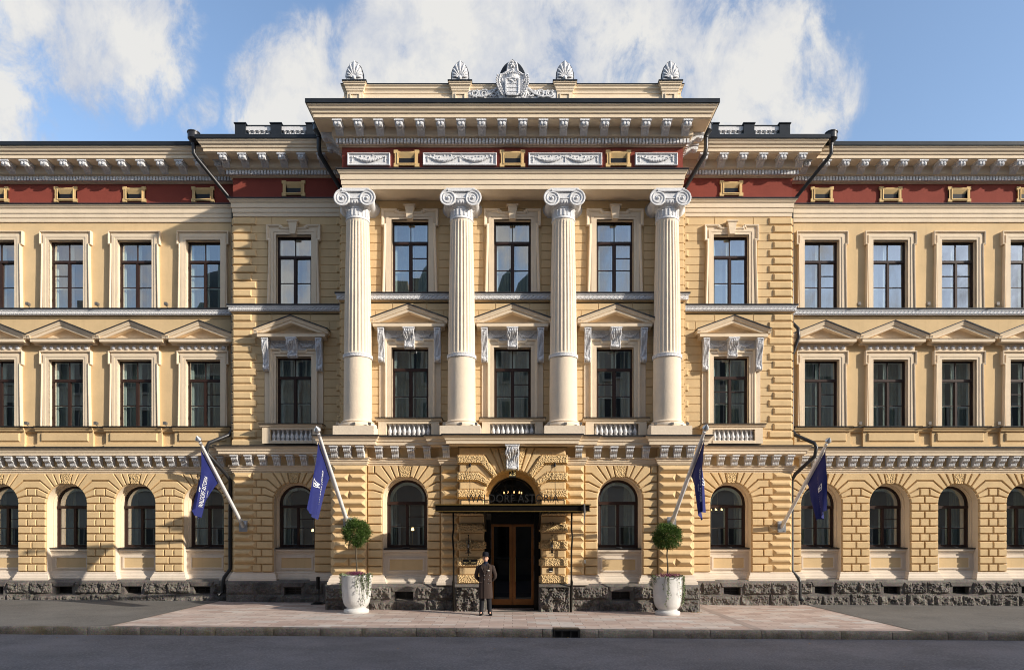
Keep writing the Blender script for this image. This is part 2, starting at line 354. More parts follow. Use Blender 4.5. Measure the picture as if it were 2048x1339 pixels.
# ------------------------------------------------------------------ walls
RW=.70      # half width of the arched openings
CZ=3.51
OH=.60      # half width of the rectangular openings
UZ=(10.29,12.66); MZ=(6.17,8.50)
def mirrored(xs): return sorted([-x for x in xs]+list(xs))
def side_wall(mb,x,ya,yb,z0,z1): mb.add([(x,ya,z0),(x,yb,z0),(x,yb,z1),(x,ya,z1)],[(0,1,2,3)])
for s in (-1,1):
    w=MB(); xs=[s*x for x in WINX]
    holes=[(x-RW,x+RW,.86,CZ+RW) for x in xs]+[(x-OH,x+OH,*UZ) for x in xs]+[(x-OH,x+OH,*MZ) for x in xs]
    a,b=sorted((s*(XB-.05),s*XEND)); wall(w,a,b,.70,13.4,YW,holes)
    for x in xs: spandrel(w,x,CZ,RW,YW)
    ob('wall',w,M['yellow'],hotel)
    w=MB(); a,b=sorted((s*XC,s*XB)); x=s*BX
    wall(w,a,b,.70,13.4,YB,[(x-RW,x+RW,.86,CZ+RW),(x-OH,x+OH,*UZ),(x-OH,x+OH,*MZ)]); spandrel(w,x,CZ,RW,YB)
    side_wall(w,s*XB,YB,YW,.70,13.4)
    ob('wall',w,M['yellow'],hotel)
w=MB(); wall(w,-XC,XC,5.3,13.4,YC,[(x-OH,x+OH,*UZ) for x in (-CX,0,CX)]+[(x-OH,x+OH,*MZ) for x in (-CX,0,CX)])
for s in (-1,1): side_wall(w,s*XC,YC,YB,5.0,13.4)
ob('wall',w,M['yellow'],hotel)
w=MB(); wall(w,-XP1,XP1,.70,5.2,YG,[(-GX-RW,-GX+RW,.86,CZ+RW),(GX-RW,GX+RW,.86,CZ+RW),(-.9,.9,0,4.6)])
for s in (-1,1):
    spandrel(w,s*GX,CZ,RW,YG)
    a,b=sorted((s*XP0,s*XP1)); wall(w,a,b,.70,5.2,YP,[]); side_wall(w,s*XP0,YP,YB,.70,5.4); side_wall(w,s*XP1,YP,YG,.70,5.2)
    a,b=sorted((s*XQ,s*XT)); wall(w,a,b,.70,5.2,YP,[]); side_wall(w,s*XQ,YP,YG,.70,5.2)
ob('wall',w,M['yellow'],hotel)

# rusticated blocks
ANG=[0,15,28,41,55]
def arch_end(cx,side,r,R0,cz,ang,z0f=zr,r9=9):   # boundary bottom->top of a course ending on an arch; side=+1: arch lies to the left
    za,zb=z0f(r),z0f(r+1)
    if r<r9: return [(cx+side*R0,za),(cx+side*R0,zb)]
    i=r-r9; a0,a1=ang[i],ang[i+1]; pts=[]
    if a0>0: q=(za-cz)/math.sin(R(a0)); pts.append((cx+side*q*math.cos(R(a0)),za))
    for k in range(4):
        a=a0+(a1-a0)*k/3; pts.append((cx+side*R0*math.cos(R(a)),cz+R0*math.sin(R(a))))
    q=(zb-cz)/math.sin(R(a1)); pts.append((cx+side*q*math.cos(R(a1)),zb))
    if a0==0: pts[0]=(cx+side*R0,za)
    return pts
def course(mb,r,left,right,joints,Y,dL=None,dR=None,dep=.06):
    """left/right: ('a',cx) arch or ('x',x); joints ascending; dL/dR diamond outer block"""
    za,zb=zr(r),zr(r+1)
    lp=arch_end(left[1],1,r,RW,CZ,ANG) if left[0]=='a' else [(left[1],za),(left[1],zb)]
    rp=arch_end(right[1],-1,r,RW,CZ,ANG) if right[0]=='a' else [(right[1],za),(right[1],zb)]
    lo=max(p[0] for p in (lp[0],lp[-1]))+.03; hi=min(p[0] for p in (rp[0],rp[-1]))-.03
    js=[j for j in joints if lo<j<hi]
    edges=[lp]+[[(j,za),(j,zb)] for j in js]+[rp]
    for i in range(len(edges)-1):
        L,Rr=edges[i],edges[i+1]
        pts=[L[0]]+[Rr[0]]+Rr[1:]+[p for p in reversed(L[1:])]
        d=(i==0 and dL) or (i==len(edges)-2 and dR)
        if d: pillow(mb,pts,Y,dep=.10,ch=.095,lip=.15)
        else: pillow(mb,pts,Y,dep=dep+.015,ch=.02,gap=.016,lip=.6)
def voussoirs(mb,kb,cx,Y):
    cuts=[55,66.5,78]
    for s in (1,-1):
        for i in range(2):
            a0,a1=cuts[i],cuts[i+1]
            def P(a,r): return (cx+s*r*math.cos(R(a)),CZ+r*math.sin(R(a)))
            pts=[P(a0,RW),P(a0,(ZT-CZ)/math.sin(R(a0))),P(a1,(ZT-CZ)/math.sin(R(a1))),P(a1,RW),P((a0+a1)/2,RW)]
            if s<0: pts=pts[::-1]
            pillow(mb,pts,Y,dep=.075,ch=.02,gap=.016,lip=.6)
    q=(ZT-CZ)/math.sin(R(78)); c=math.cos(R(78)); sn=math.sin(R(78))
    pillow(kb,[(cx-RW*c,CZ+RW*sn-.03),(cx+RW*c,CZ+RW*sn-.03),(cx+q*c,ZT),(cx-q*c,ZT)],Y,dep=.075,ch=.02)
for s in (-1,1):
    bl=MB(); kb=MB(); xs=sorted(s*x for x in WINX)
    for r in range(13):
        for i in range(len(xs)-1):
            c=(xs[i]+xs[i+1])/2
            js=[] if r==12 else [c-.275,c+.275] if r==11 else [c-.165,c+.165] if r%2==0 else [c]
            course(bl,r,('a',xs[i]),('a',xs[i+1]),js,YW)
        if s>0:
            course(bl,r,('x',XB+.03),('a',xs[0]),[],YW); course(bl,r,('a',xs[-1]),('x',XEND),[xs[-1]+1.3],YW)
        else:
            course(bl,r,('a',xs[-1]),('x',-XB-.03),[],YW); course(bl,r,('x',-XEND),('a',xs[0]),[xs[0]-1.3],YW)
    for x in xs: voussoirs(bl,kb,x,YW)
    obs('rustication',bl,M['block'],hotel,[c_*(WINX[i]+1.19) for i in range(4) for c_ in (s,)]) 
    c=s*BX; bl2=MB()
    for r in range(13):
        js=[XB-.66,XB-.99] if r%2==0 else [XB-.80]
        ji=[XC+.3] if r%2==0 else [XC+.16]
        if s>0:
            course(bl2,r,('x',XC+.02),('a',c),ji,YB); course(bl2,r,('a',c),('x',XB),sorted(js),YB,dR=True)
        else:
            course(bl2,r,('x',-XB),('a',c),sorted(-j for j in js),YB,dL=True); course(bl2,r,('a',c),('x',-XC-.02),[-j for j in ji],YB)
    voussoirs(bl2,kb,c,YB)
    c=s*GX
    for r in range(13):
        jj=[GX-1.02] if r>=12 else []
        if s>0:
            course(bl2,r,('a',c),('x',XP1-.02),[GX+.95] if r==12 else [],YG); course(bl2,r,('x',XQ+.02),('a',c),[],YG)
        else:
            course(bl2,r,('x',-XP1+.02),('a',c),[-GX-.95] if r==12 else [],YG); course(bl2,r,('a',c),('x',-XQ-.02),[],YG)
        a,b=sorted((s*XP0,s*XP1)); m_=(a+b)/2
        for (p,q) in ([(a,b)] if r%2==0 else [(a,m_),(m_,b)]): pillow(bl2,rect(p,q,zr(r),zr(r+1)),YP,dep=.115,ch=.105,lip=.15)
        a,b=sorted((s*(XQ-.0),s*(XT+.02))); pillow(bl2,rect(a,b,zr(r),zr(r+1)),YP,dep=.1,ch=.09,lip=.15)
        # blocks on the return of the corner pilaster
        for (ya,yb) in ((YP,-.2),(-.2,YB)):
            x=s*XP0; v=[(x,ya+.01,zr(r)+.012),(x,yb-.01,zr(r)+.012),(x,yb-.01,zr(r+1)-.012),(x,ya+.01,zr(r+1)-.012)]
            u=[(x+s*.06,ya+.05,zr(r)+.05),(x+s*.06,yb-.05,zr(r)+.05),(x+s*.06,yb-.05,zr(r+1)-.05),(x+s*.06,ya+.05,zr(r+1)-.05)]
            bl2.add(v+u,[(i,(i+1)%4,(i+1)%4+4,i+4) for i in range(4)]+[(4,5,6,7)])
    voussoirs(bl2,kb,c,YG)
    obs('rustication',bl2,M['block'],hotel,[s*(XP0+.12),s*(XP1),s*XQ]); obs('keystone',kb,M['verm'],hotel,[s*q for q in [5.6,9.6]+[w_+1.19 for w_ in WINX[:4]]])

# portal
PR,PCZ=.87,3.55
pz=lambda r: 1.147+RH*r
pm=MB(); pv=MB(); PANG=[0,14,26,37,47,57,66]
for s in (-1,1):
    for r in range(-1,15):
        za,zb=pz(r),(pz(r+1) if r<14 else 5.08)
        rough=(r%2!=0)
        e=arch_end(0,s,r,PR,3.51,PANG,pz)
        if r==14: e=e[:-1]+[((5.08-3.51)/math.tan(R(66))*s,5.08)]
        xo=XT+(.05 if rough else 0)
        out=[(s*xo,za),(s*xo,zb)]
        pts=(e[:1]+[out[0],out[1]]+e[:0:-1]) if s>0 else ([out[0]]+e+[out[1]])
        tgt=pv if rough else pm
        if rough: pts=offs(pts,-.02,True)
        pillow(tgt,pts,YT,dep=.13 if rough else .05,ch=.05 if rough else .03,gap=.01,lip=.45)
        # returns of the portal piers
        if rough:
            xa,xb=sorted((s*(XT-.05),s*(XT+.06))); tgt.box(xa,xb,YT-.03,YP+.05,za+.03,zb-.03)
            if r<9:
                xa,xb=sorted((s*(PR-.05),s*(PR+.08))); tgt.box(xa,xb,YT-.03,YT+.45,za+.03,zb-.03)
    for (a0,a1,t,dp) in ((66,74,pm,.06),(74,82,pv,.12)):
        def P(a,r): return (s*r*math.cos(R(a)),3.51+r*math.sin(R(a)))
        pts=[P(a0,PR),P(a0,1.57/math.sin(R(a0))),P(a1,1.57/math.sin(R(a1))),P(a1,PR)]
        pillow(t,pts if s>0 else pts[::-1],YT,dep=dp,ch=.03)
    a,b=sorted((s*PR,s*XT)); pm.box(a,b,YT,YG+.3,.86,pz(9))
    pm.add([(s*XT,YT,pz(9)),(s*XT,YG,pz(9)),(s*XT,YG,5.1),(s*XT,YT,5.1)],[(0,1,2,3)])
wall(pm,-XT,XT,pz(9),5.1,YT,[(-PR,PR,0,3.51+PR)]); spandrel(pm,0,3.51,PR,YT)
obs('portal_pier',pm,M['block'],hotel,[0]); obs('rough_blocks',pv,M['verm'],hotel,[0])
rv=MB(); sweepXZ(rv,archpath(0,3.51,PR,0.02,28),[(0,YT),(0,-.75),(-.13,-.75),(-.13,-.3)]); ob('portal_reveal',rv,M['yellow'],hotel,smooth=30)

# reveals of the arched windows with stepped mouldings
def arch_reveal(x,Y):
    m=MB(); sweepXZ(m,archpath(x,CZ,RW,1.95,24),[(0,Y),(0,Y+.30),(-.03,Y+.30),(-.03,Y+.36),(-.06,Y+.37),(-.06,Y+.52)]); ob('window_reveal',m,M['cream'],hotel,smooth=30)
    # apron and sill
    m=MB(); a,b=x-RW,x+RW; yy=Y+.24
    m.add([(a,yy,.86),(b,yy,.86),(b,yy,1.93),(a,yy,1.93)],[(0,1,2,3)])
    m.add([(a,Y,.86),(a,yy,.86),(a,yy,1.95),(a,Y,1.95)],[(0,1,2,3)]); m.add([(b,Y,.86),(b,yy,.86),(b,yy,1.95),(b,Y,1.95)],[(3,2,1,0)])
    sweepXZ(m,[(a+.12,1.22),(a+.12,1.68),(b-.12,1.68),(b-.12,1.22)],[(0,yy),(0,yy-.03),(-.05,yy-.035),(-.06,yy-.01),(-.06,yy+.04)],closed=True)
    m.extx([(yy,1.76),(yy-.03,1.78),(yy-.035,1.84),(yy-.09,1.86),(yy-.10,1.92),(Y+.5,1.95)],a,b)
    ob('window_apron',m,M['pale'],hotel)
    m=MB(); m.add([(a+.06,yy+.02,1.22),(b-.06,yy+.02,1.22),(b-.06,yy+.02,1.68),(a+.06,yy+.02,1.68)],[(0,1,2,3)])
    m.box(a+.18,b-.18,yy-.012,yy+.03,1.28,1.62)
    ob('apron_panel',m,M['yellow'],hotel)
    m=MB(); m.extx([(Y+.11,1.945),(Y+.10,1.965),(Y+.53,2.01),(Y+.53,1.98)],a-.03,b+.03); m.ball((x,Y+.2,1.985),(.12,.08,.035),10,5)
    ob('sill_flashing',m,M['pipe'],hotel)
for x in mirrored(WINX): arch_reveal(x,YW)
for s in (-1,1): arch_reveal(s*BX,YB); arch_reveal(s*GX,YG)

# ashlar joints and quoins of the bays and the centre wall
def ashlar(mb,x0,x1,z0,z1,Y,holes,bw=1.15,ph=.2745):
    n=max(1,round((z1-z0)/ph)); h=(z1-z0)/n
    for k in range(n):
        a=z0+k*h; b=a+h; segs=[(x0,x1)]
        for (p,q,u,v) in holes:
            if v>a+.01 and u<b-.01:
                ns=[]
                for (c,d) in segs:
                    if p>c: ns.append((c,min(d,p)))
                    if q<d: ns.append((max(c,q),d))
                segs=[t for t in ns if t[1]-t[0]>.06]
        for (c,d) in segs:
            w=d-c; m_=max(1,round(w/bw)); sh=(.5*w/m_ if k%2 and m_>1 else 0)
            cuts=[c]+[c+sh+w/m_*i for i in range(0 if sh else 1,m_)]+[d]
            for i in range(len(cuts)-1):
                if cuts[i+1]-cuts[i]>.05: pillow(mb,rect(cuts[i],cuts[i+1],a,b),Y,dep=.02,ch=.006,gap=.010,lip=.7)
def quoins(mb,x,side,wl,z0,z1,Y,ph=.2745,proj=.07):
    n=round((z1-z0)/ph); h=(z1-z0)/n
    for k in range(n):
        w=wl[k%2]; a,b=sorted((x,x-side*w)); pillow(mb,rect(a,b,z0+k*h+.012,z0+k*h+h-.022),Y,dep=proj,ch=.035,gap=.002,lip=.55)
for s in (-1,1):
    m=MB(); a,b=sorted((s*XC,s*XB)); x=s*BX
    ashlar(m,a,b,10.28,13.28,YB,[(x-.9,x+.9,10,13.0)]); ashlar(m,a,b,5.75,10.0,YB,[(x-1.0,x+1.0,5,9.1)]); ob('ashlar_courses',m,M['yellow'],hotel)
    m=MB(); quoins(m,s*(XB+.0),s,(.80,.64),10.28,13.28,YB); quoins(m,s*(XB+.0),s,(.80,.64),5.72,9.98,YB)
    quoins(m,s*(XC+.0),-s,(.42,.26),10.28,13.28,YB); quoins(m,s*(XC+.0),-s,(.42,.26),5.72,9.98,YB)
    # quoins turning the corner of the centre block
    for (z0,z1) in ((10.28,13.28),(5.72,9.98)):
        n=round((z1-z0)/.2745); h=(z1-z0)/n
        for k in range(n):
            m.box(*sorted((s*XC,s*(XC+.055))),YC+.02,YB-.06 if k%2 else YB-.25,z0+k*h+.02,z0+k*h+h-.03)
            m.box(*sorted((s*XB,s*(XB+.055))),YB-.01,YW-.02,z0+k*h+.02,z0+k*h+h-.03)
    obs('quoins',m,M['block'],hotel,[s*7.5])
m=MB(); hs=[(x-.93,x+.93,10,13.0) for x in (-CX,0,CX)]
ashlar(m,-XC,XC,10.28,13.3,YC,hs); ashlar(m,-XC,XC,5.55,10.0,YC,[(x-1.0,x+1.0,5,9.1) for x in (-CX,0,CX)]); ob('ashlar_courses',m,M['yellow'],hotel)

# ------------------------------------------------------------------ horizontal mouldings
def plan(w,b,c,xb,xc,inner=None):
    L=[(-XEND,w),(-xb,w),(-xb,b),(-xc,b),(-xc,c)]
    Rr=[(-x,y) for x,y in reversed(L)]
    return L+(inner or [])+Rr
base_in=[(-XP1,YP),(-XP1,YG),(-XQ,YG),(-XQ,YP),(-XT,YP),(-XT,YT),(XT,YT),(XT,YP),(XQ,YP),(XQ,YG),(XP1,YG),(XP1,YP)]
bandL=[(-XEND,YW),(-XB,YW),(-XB,YB),(-XP0,YB),(-XP0,YP),(-XP1,YP),(-XP1,YG),(-XQ,YG),(-XQ,YP),(-XT+.02,YP)]
bandR=[(-x,y) for x,y in reversed(bandL)]
gplan=plan(YW,YB,YP,XB,XP0,base_in)
m=MB()
for bp_ in (bandL,bandR): sweepXY(m,bp_,[(.03,4.56),(.03,4.60),(.06,4.61),(.06,4.67),(.09,4.68),(.09,4.74),(.13,4.76),(.13,4.785),(.0,4.79)],False)
obs('string_bands',m,M['cream'],hotel,[0])
m=MB()
for bp_ in (bandL,bandR): sweepXY(m,bp_,[(0,4.79),(.05,4.80),(.05,5.12)],False)
obs('bracket_frieze',m,M['yellow'],hotel,[0])
gc=[(.05,5.10),(.30,5.11),(.30,5.14),(.37,5.145),(.37,5.235),(.40,5.25),(.41,5.30),(.47,5.36),(.48,5.39)]
m=MB(); sweepXY(m,gplan,gc,False); ob('ground_floor_cornice',m,M['cream'],hotel)
m=MB(); sweepXY(m,gplan,[(.48,5.39),(.505,5.39),(.505,5.425),(.0,5.475),(-1.2,5.49)],False); m.box(-XC-.3,XC+.3,YG-.2,YC+.1,5.40,5.485); ob('cornice_flashing',m,M['pipe'],hotel)
# brackets
bp=[(0,0),(-.30,0),(-.30,-.03),(-.27,-.05),(-.275,-.09),(-.25,-.13),(-.19,-.16),(-.16,-.21),(-.15,-.26),(-.11,-.31),(-.04,-.32),(0,-.32)]
def bracket_mb():
    b=MB()
    for i in range(4): b.extx([(y,z-.035 if z<0 else z) for y,z in bp],-.104+i*.054,-.104+i*.054+.042)
    b.extx([(y*.94,z*.98) for y,z in bp],-.096,.094); b.box(-.125,.125,-.33,0,-.04,0); return b
cornice_o=[o for o in hotel.children if o.name.startswith('ground_floor_cornice')][0]
br0=ob('bracket',bracket_mb(),M['white'],cornice_o)
brk=[]
def row(x0,x1,n,Y,skipx=None): return [(x0+(x1-x0)*i/(n-1),Y) for i in range(n)]
for s in (-1,1):
    brk+=[(s*(XB+.50+.4275*i),YW) for i in range(29)]
    brk+=[(s*x,YB) for x,_ in row(XC+.55,XB-.15,8,0)]
    brk+=[(s*x,YP) for x,_ in row(XP1+.12,XP0-.12,3,0)]
    brk+=[(s*x,YG) for x,_ in row(XQ+.42,XP1-.42,4,0)]
    brk+=[(s*(XQ-.18),YP)]
for i,(x,Y) in enumerate(brk):
    o=br0 if i==0 else br0.copy()
    if i: col.objects.link(o); o.parent=cornice_o
    o.location=(x,Y-.05,5.11)
# belt between the upper floors
bplan=plan(YW,YB,YC,XB,XC)
m=MB(); sweepXY(m,bplan,[(.02,9.95),(.02,9.99),(.05,10.0),(.05,10.035),(.07,10.04)],False); ob('belt_underband',m,M['yellow'],hotel)
m=MB(); sweepXY(m,bplan,[(.07,10.04),(.12,10.05),(.12,10.19),(.15,10.20),(.15,10.235)],False); belt=ob('belt_course',m,M['white'],hotel)
m=MB(); sweepXY(m,bplan,[(.15,10.235),(.175,10.235),(.175,10.275),(.0,10.29)],False); ob('belt_flashing',m,M['pipe'],hotel)
gm=MB()   # guilloche relief of the belt
def guil(x0,x1,Y):
    x=x0
    while x<x1-.1:
        P=[(x+.005,Y,10.075),(x+.05,Y-.012,10.08),(x+.10,Y-.015,10.125),(x+.135,Y-.012,10.16),(x+.175,Y,10.165)]
        gm.tube(P,.018,4); gm.ball((x+.12,Y,10.085),.022,5,4); x+=.135
for s in (-1,1):
    guil(*sorted((s*(XB+.15),s*19.5)),YW-.12); guil(*sorted((s*(XC),s*(XB+.1))),YB-.12)
guil(-XC-.1,XC+.1,YC-.12)
obs('guilloche_relief',gm,M['white'],belt,[-XB-.12,-XC-.1,XC+.1,XB+.12])
# main entablature
XA,YA=5.38,-.75
eplan=plan(YW-.04,YB-.04,YA,XB,XA)
m=MB(); sweepXY(m,eplan,[(-.3,13.30),(.0,13.30),(.0,13.435),(.025,13.44),(.025,13.585),(.05,13.59),(.05,13.745),(.08,13.76),(.10,13.80),(.13,13.83),(.13,13.86)],False)
m.box(-XA+.05,XA-.05,YA+.02,YC+.02,13.302,13.5)
ob('architrave',m,M['cream'],hotel)
m=MB(); sweepXY(m,eplan,[(.13,13.86),(.16,13.86),(.16,13.89),(.0,13.905)],False); ob('architrave_flashing',m,M['pipe'],hotel)
m=MB(); sweepXY(m,eplan,[(0,13.85),(0,14.75)],False); ob('frieze',m,M['red'],hotel)
m=MB(); sweepXY(m,eplan,[(0,14.61),(.05,14.615),(.05,14.65),(.10,14.655),(.10,14.79),(.17,14.80),(.17,14.825),(.23,14.835),(.26,14.86),(.26,15.10),(.66,15.105),(.66,15.125),(.70,15.13),(.70,15.235),(.74,15.25),(.75,15.30),(.80,15.34),(.83,15.40),(.86,15.42),(.86,15.46)],False)
cor=ob('main_cornice',m,M['cream'],hotel)
m=MB(); sweepXY(m,eplan,[(.86,15.46),(.90,15.46),(.90,15.585),(.86,15.60),(.2,15.78),(-3.5,16.4)],False); ob('roof_edge',m,M['roof'],hotel)
dm=MB()
def dent(x0,x1,Y):
    n=int((x1-x0)/.106)
    for i in range(n+1):
        x=x0+(x1-x0)*i/n; dm.box(x-.036,x+.036,Y-.19,Y-.08,14.655,14.785)
for s in (-1,1):
    dent(*sorted((s*(XB+.15),s*19.5)),YW-.04); dent(*sorted((s*(XA+.35),s*(XB+.12))),YB-.04)
    for i in range(15):
        y=YA+.1*i; dm.box(*sorted((s*(XA+.08),s*(XA+.175))),y,y+.07,14.655,14.785)
dent(-XA-.12,XA+.12,YA)
obs('dentil_band',dm,M['white'],cor,[-XB-.1,-XA-.3,XA+.3,XB+.1])
cp=[(0,0),(-.44,0),(-.44,-.05),(-.41,-.065),(-.425,-.11),(-.40,-.155),(-.34,-.16),(-.29,-.13),(-.21,-.145),(-.12,-.20),(-.04,-.235),(0,-.235)]
def corbel_mb():
    b=MB(); cpp=[(y,z*1.13) for y,z in cp]
    b.extx([(y*.98,z*.97) for y,z in cpp],-.115,.115)
    for i in range(3): b.extx(cpp,-.102+i*.08,-.102+i*.08+.045)
    b.box(-.145,.145,-.46,0,-.045,.0)
    for x in (-.05,.05): b.ball((x,-.425,-.105),(.05,.03,.055),6,5)
    b.ball((0,-.36,-.165),(.09,.07,.03),6,4); b.ball((0,-.18,-.165),(.09,.10,.03),6,4)
    return b
cb0=ob('corbel',corbel_mb(),M['ornament'],cor)
cl=[]
for s in (-1,1):
    cl+=[(s*(XB+.42+.657*i),YW-.04,0) for i in range(19)]
    cl+=[(s*(XB+.10-.657*i),YB-.04,0) for i in range(6)]
    cl+=[(s*XA,YA+.15+.62*i,s*90) for i in range(2)]
cl+=[(-XA-.0+2*XA*i/17,YA,0) for i in range(18)]
for i,(x,Y,rz) in enumerate(cl):
    o=cb0 if i==0 else cb0.copy()
    if i: col.objects.link(o); o.parent=cor
    o.location=(x,Y-.22,15.10) if rz==0 else (x+(.22 if rz>0 else -.22),Y,15.10); o.rotation_euler=(0,0,R(rz))
# base mouldings under the piers
bpl=[]
def pierpts():
    P=[(-XEND,YW)]
    for x in sorted(-x for x in WINX): P+=[(x-RW,YW),(x-RW,YW+.24),(x+RW,YW+.24),(x+RW,YW)]
    P+=[(-XB,YW),(-XB,YB),(-BX-RW,YB),(-BX-RW,YB+.24),(-BX+RW,YB+.24),(-BX+RW,YB),(-XP0,YB),(-XP0,YP),(-XP1,YP),(-XP1,YG),(-GX-RW,YG),(-GX-RW,YG+.24),(-GX+RW,YG+.24),(-GX+RW,YG),(-XQ,YG),(-XQ,YP),(-XT-.02,YP)]
    return P
bprof=[(.17,.84),(.17,.93),(.13,.95),(.12,1.0),(.09,1.05),(.06,1.075),(.06,1.115),(.03,1.13),(.0,1.147)]
bprof=[(o*.75,z) for o,z in bprof]
P=pierpts(); m=MB(); sweepXY(m,P,bprof,False); sweepXY(m,[(-x,y) for x,y in reversed(P)],bprof,False); ob('base_moulding',m,M['pale'],hotel)

# ------------------------------------------------------------------ granite plinth
def rough_block(mb,x0,x1,z0,z1,y,amp=.07,ax='x',seed=0):
    nx=max(3,int(abs(x1-x0)/(.03 if amp<.1 else .024))); nz=max(3,int((z1-z0)/(.03 if amp<.1 else .024))); vs=[];fs=[]
    for j in range(nz+1):
        for i in range(nx+1):
            u,v=i/nx,j/nz; e=min(u*(abs(x1-x0)),(1-u)*abs(x1-x0),v*(z1-z0),(1-v)*(z1-z0))/.07; e=min(1,e*1.5)
            x=x0+(x1-x0)*u; z=z0+(z1-z0)*v
            q_=Vector((x*5+seed,z*5,seed)); d=.50+.75*noise.noise(q_)+.60*abs(noise.noise(q_*2.1))-.15+.34*noise.noise(q_*4.7)+.14*noise.noise(q_*9)
            vs.append((x,y-max(0,e)**.6*(.012+amp*max(-.1,min(1.3,d))),z))
    for j in range(nz):
        for i in range(nx): a=j*(nx+1)+i; fs.append((a,a+1,a+nx+2,a+nx+1))
    mb.add(vs,fs)
pl=MB(); rb=MB(); rnd=random.Random(3)
def plinth(xa,xb,Y,vents,rough=.10):
    yf=Y-.17
    hs=[(v-.29,v+.29,.36,.63) for v in vents]
    wall(pl,xa,xb,-.4,.80,yf,hs)
    pl.extx([(yf,.80),(Y-.10,.88),(Y+.05,.88),(Y+.05,.80)],xa,xb)
    for v in vents:
        for p,q in ((v-.29,-1),(v+.29,1)): pl.add([(p,yf,.36),(p,yf+.3,.36),(p,yf+.3,.63),(p,yf,.63)],[(0,1,2,3)])
        pl.add([(v-.29,yf,.33),(v+.29,yf,.33),(v+.29,yf+.3,.42),(v-.29,yf+.3,.42)],[(0,1,2,3)]); pl.box(v-.29,v+.29,yf,yf+.3,.63,.66)
        pillow(pl,[(v-.34,.635),(v+.34,.635),(v+.42,.80),(v-.42,.80)],yf,dep=.035,ch=.015,gap=.0)
    cuts=sorted([xa]+[v+d for v in vents for d in (-.38,.38)]+[xb])
    i=0
    while i<len(cuts)-1:
        a,b=cuts[i],cuts[i+1]
        isv=any(a<v<b and b-a<.8 for v in vents)
        if not isv and b-a>.1:
            n=max(1,round((b-a)/.85)); ww=(b-a)/n
            for k in range(n): rough_block(rb,a+ww*k+.02,a+ww*(k+1)-.02,.40,.785,yf,rough,seed=rnd.random()*50)
        i+=1
    n=max(1,round((xb-xa)/.95)); x=xa
    for k in range(n):
        ww=(xb-xa)/n; inv=any(x-.2<v<x+ww+.2 for v in vents)
        rough_block(rb,x+.02,x+ww-.02,-.15,.31 if inv else .375,yf,rough*.9,seed=rnd.random()*50); x+=ww
for s in (-1,1):
    a,b=sorted((s*(XB+.17),s*XEND)); plinth(a,b,YW,[s*x for x in WINX])
    a,b=sorted((s*(XP0+.17),s*(XB+.17))); plinth(a,b,YB,[s*BX],.05 if s<0 else .10)
    a,b=sorted((s*(XP1-.1),s*(XP0+.17))); plinth(a,b,YP,[]); side_wall(pl,s*(XP0+.17),YP-.17,YB,-.4,.8); side_wall(pl,s*(XB+.17),YB-.17,YW,-.4,.8); side_wall(pl,s*(XP1-.1),YP-.17,YG,-.4,.8)
    a,b=sorted((s*(XT+.12),s*(XP1-.1))); plinth(a,b,YG-.05,[s*GX])
    a,b=sorted((s*(PR-.06),s*(XT+.12))); pl.box(a,b,YT-.12,YG+.3,-.4,.885); rough_block(rb,a+.02,b-.02,-.1,.80,YT-.12,.17,seed=9+s)
    pl.add([(a,YT-.26,.80),(b,YT-.26,.80),(b,YT-.1,.88),(a,YT-.1,.88)],[(0,1,2,3)])
PB=[-XB-.17,-XP0-.17,-XP1+.1,-XT-.12,-PR+.06,PR-.06,XT+.12,XP1-.1,XP0+.17,XB+.17]
for a_ in obs('plinth',pl,M['granite_s'],hotel,PB): pass
obs('rough_stonework',rb,M['granite'],hotel,PB,smooth=28)
v0=MB(); v0.box(-.29,.29,.29,.31,.36,.63); bv=None
def basement(v,Y):
    global bv
    if bv is None:
        f=MB(); f.box(-.29,.29,.28,.30,.40,.63); f2=MB()
        for k in range(3): f2.box(-.29,.29,.24,.26,.44+k*.07,.455+k*.07)
        for k in (-.29,0,.26): f2.box(k,k+.03,.245,.265,.40,.63)
        bv=ob('basement_window',f,M['black'],hotel); ob('grille',f2,M['pipe'],bv); o=bv
    else: o=copy_tree(bv,hotel)
    o.location=(v,Y-.17,0)
for x in mirrored(WINX[:4]): basement(x,YW)
for s in (-1,1): basement(s*BX,YB); basement(s*GX,YG-.05)

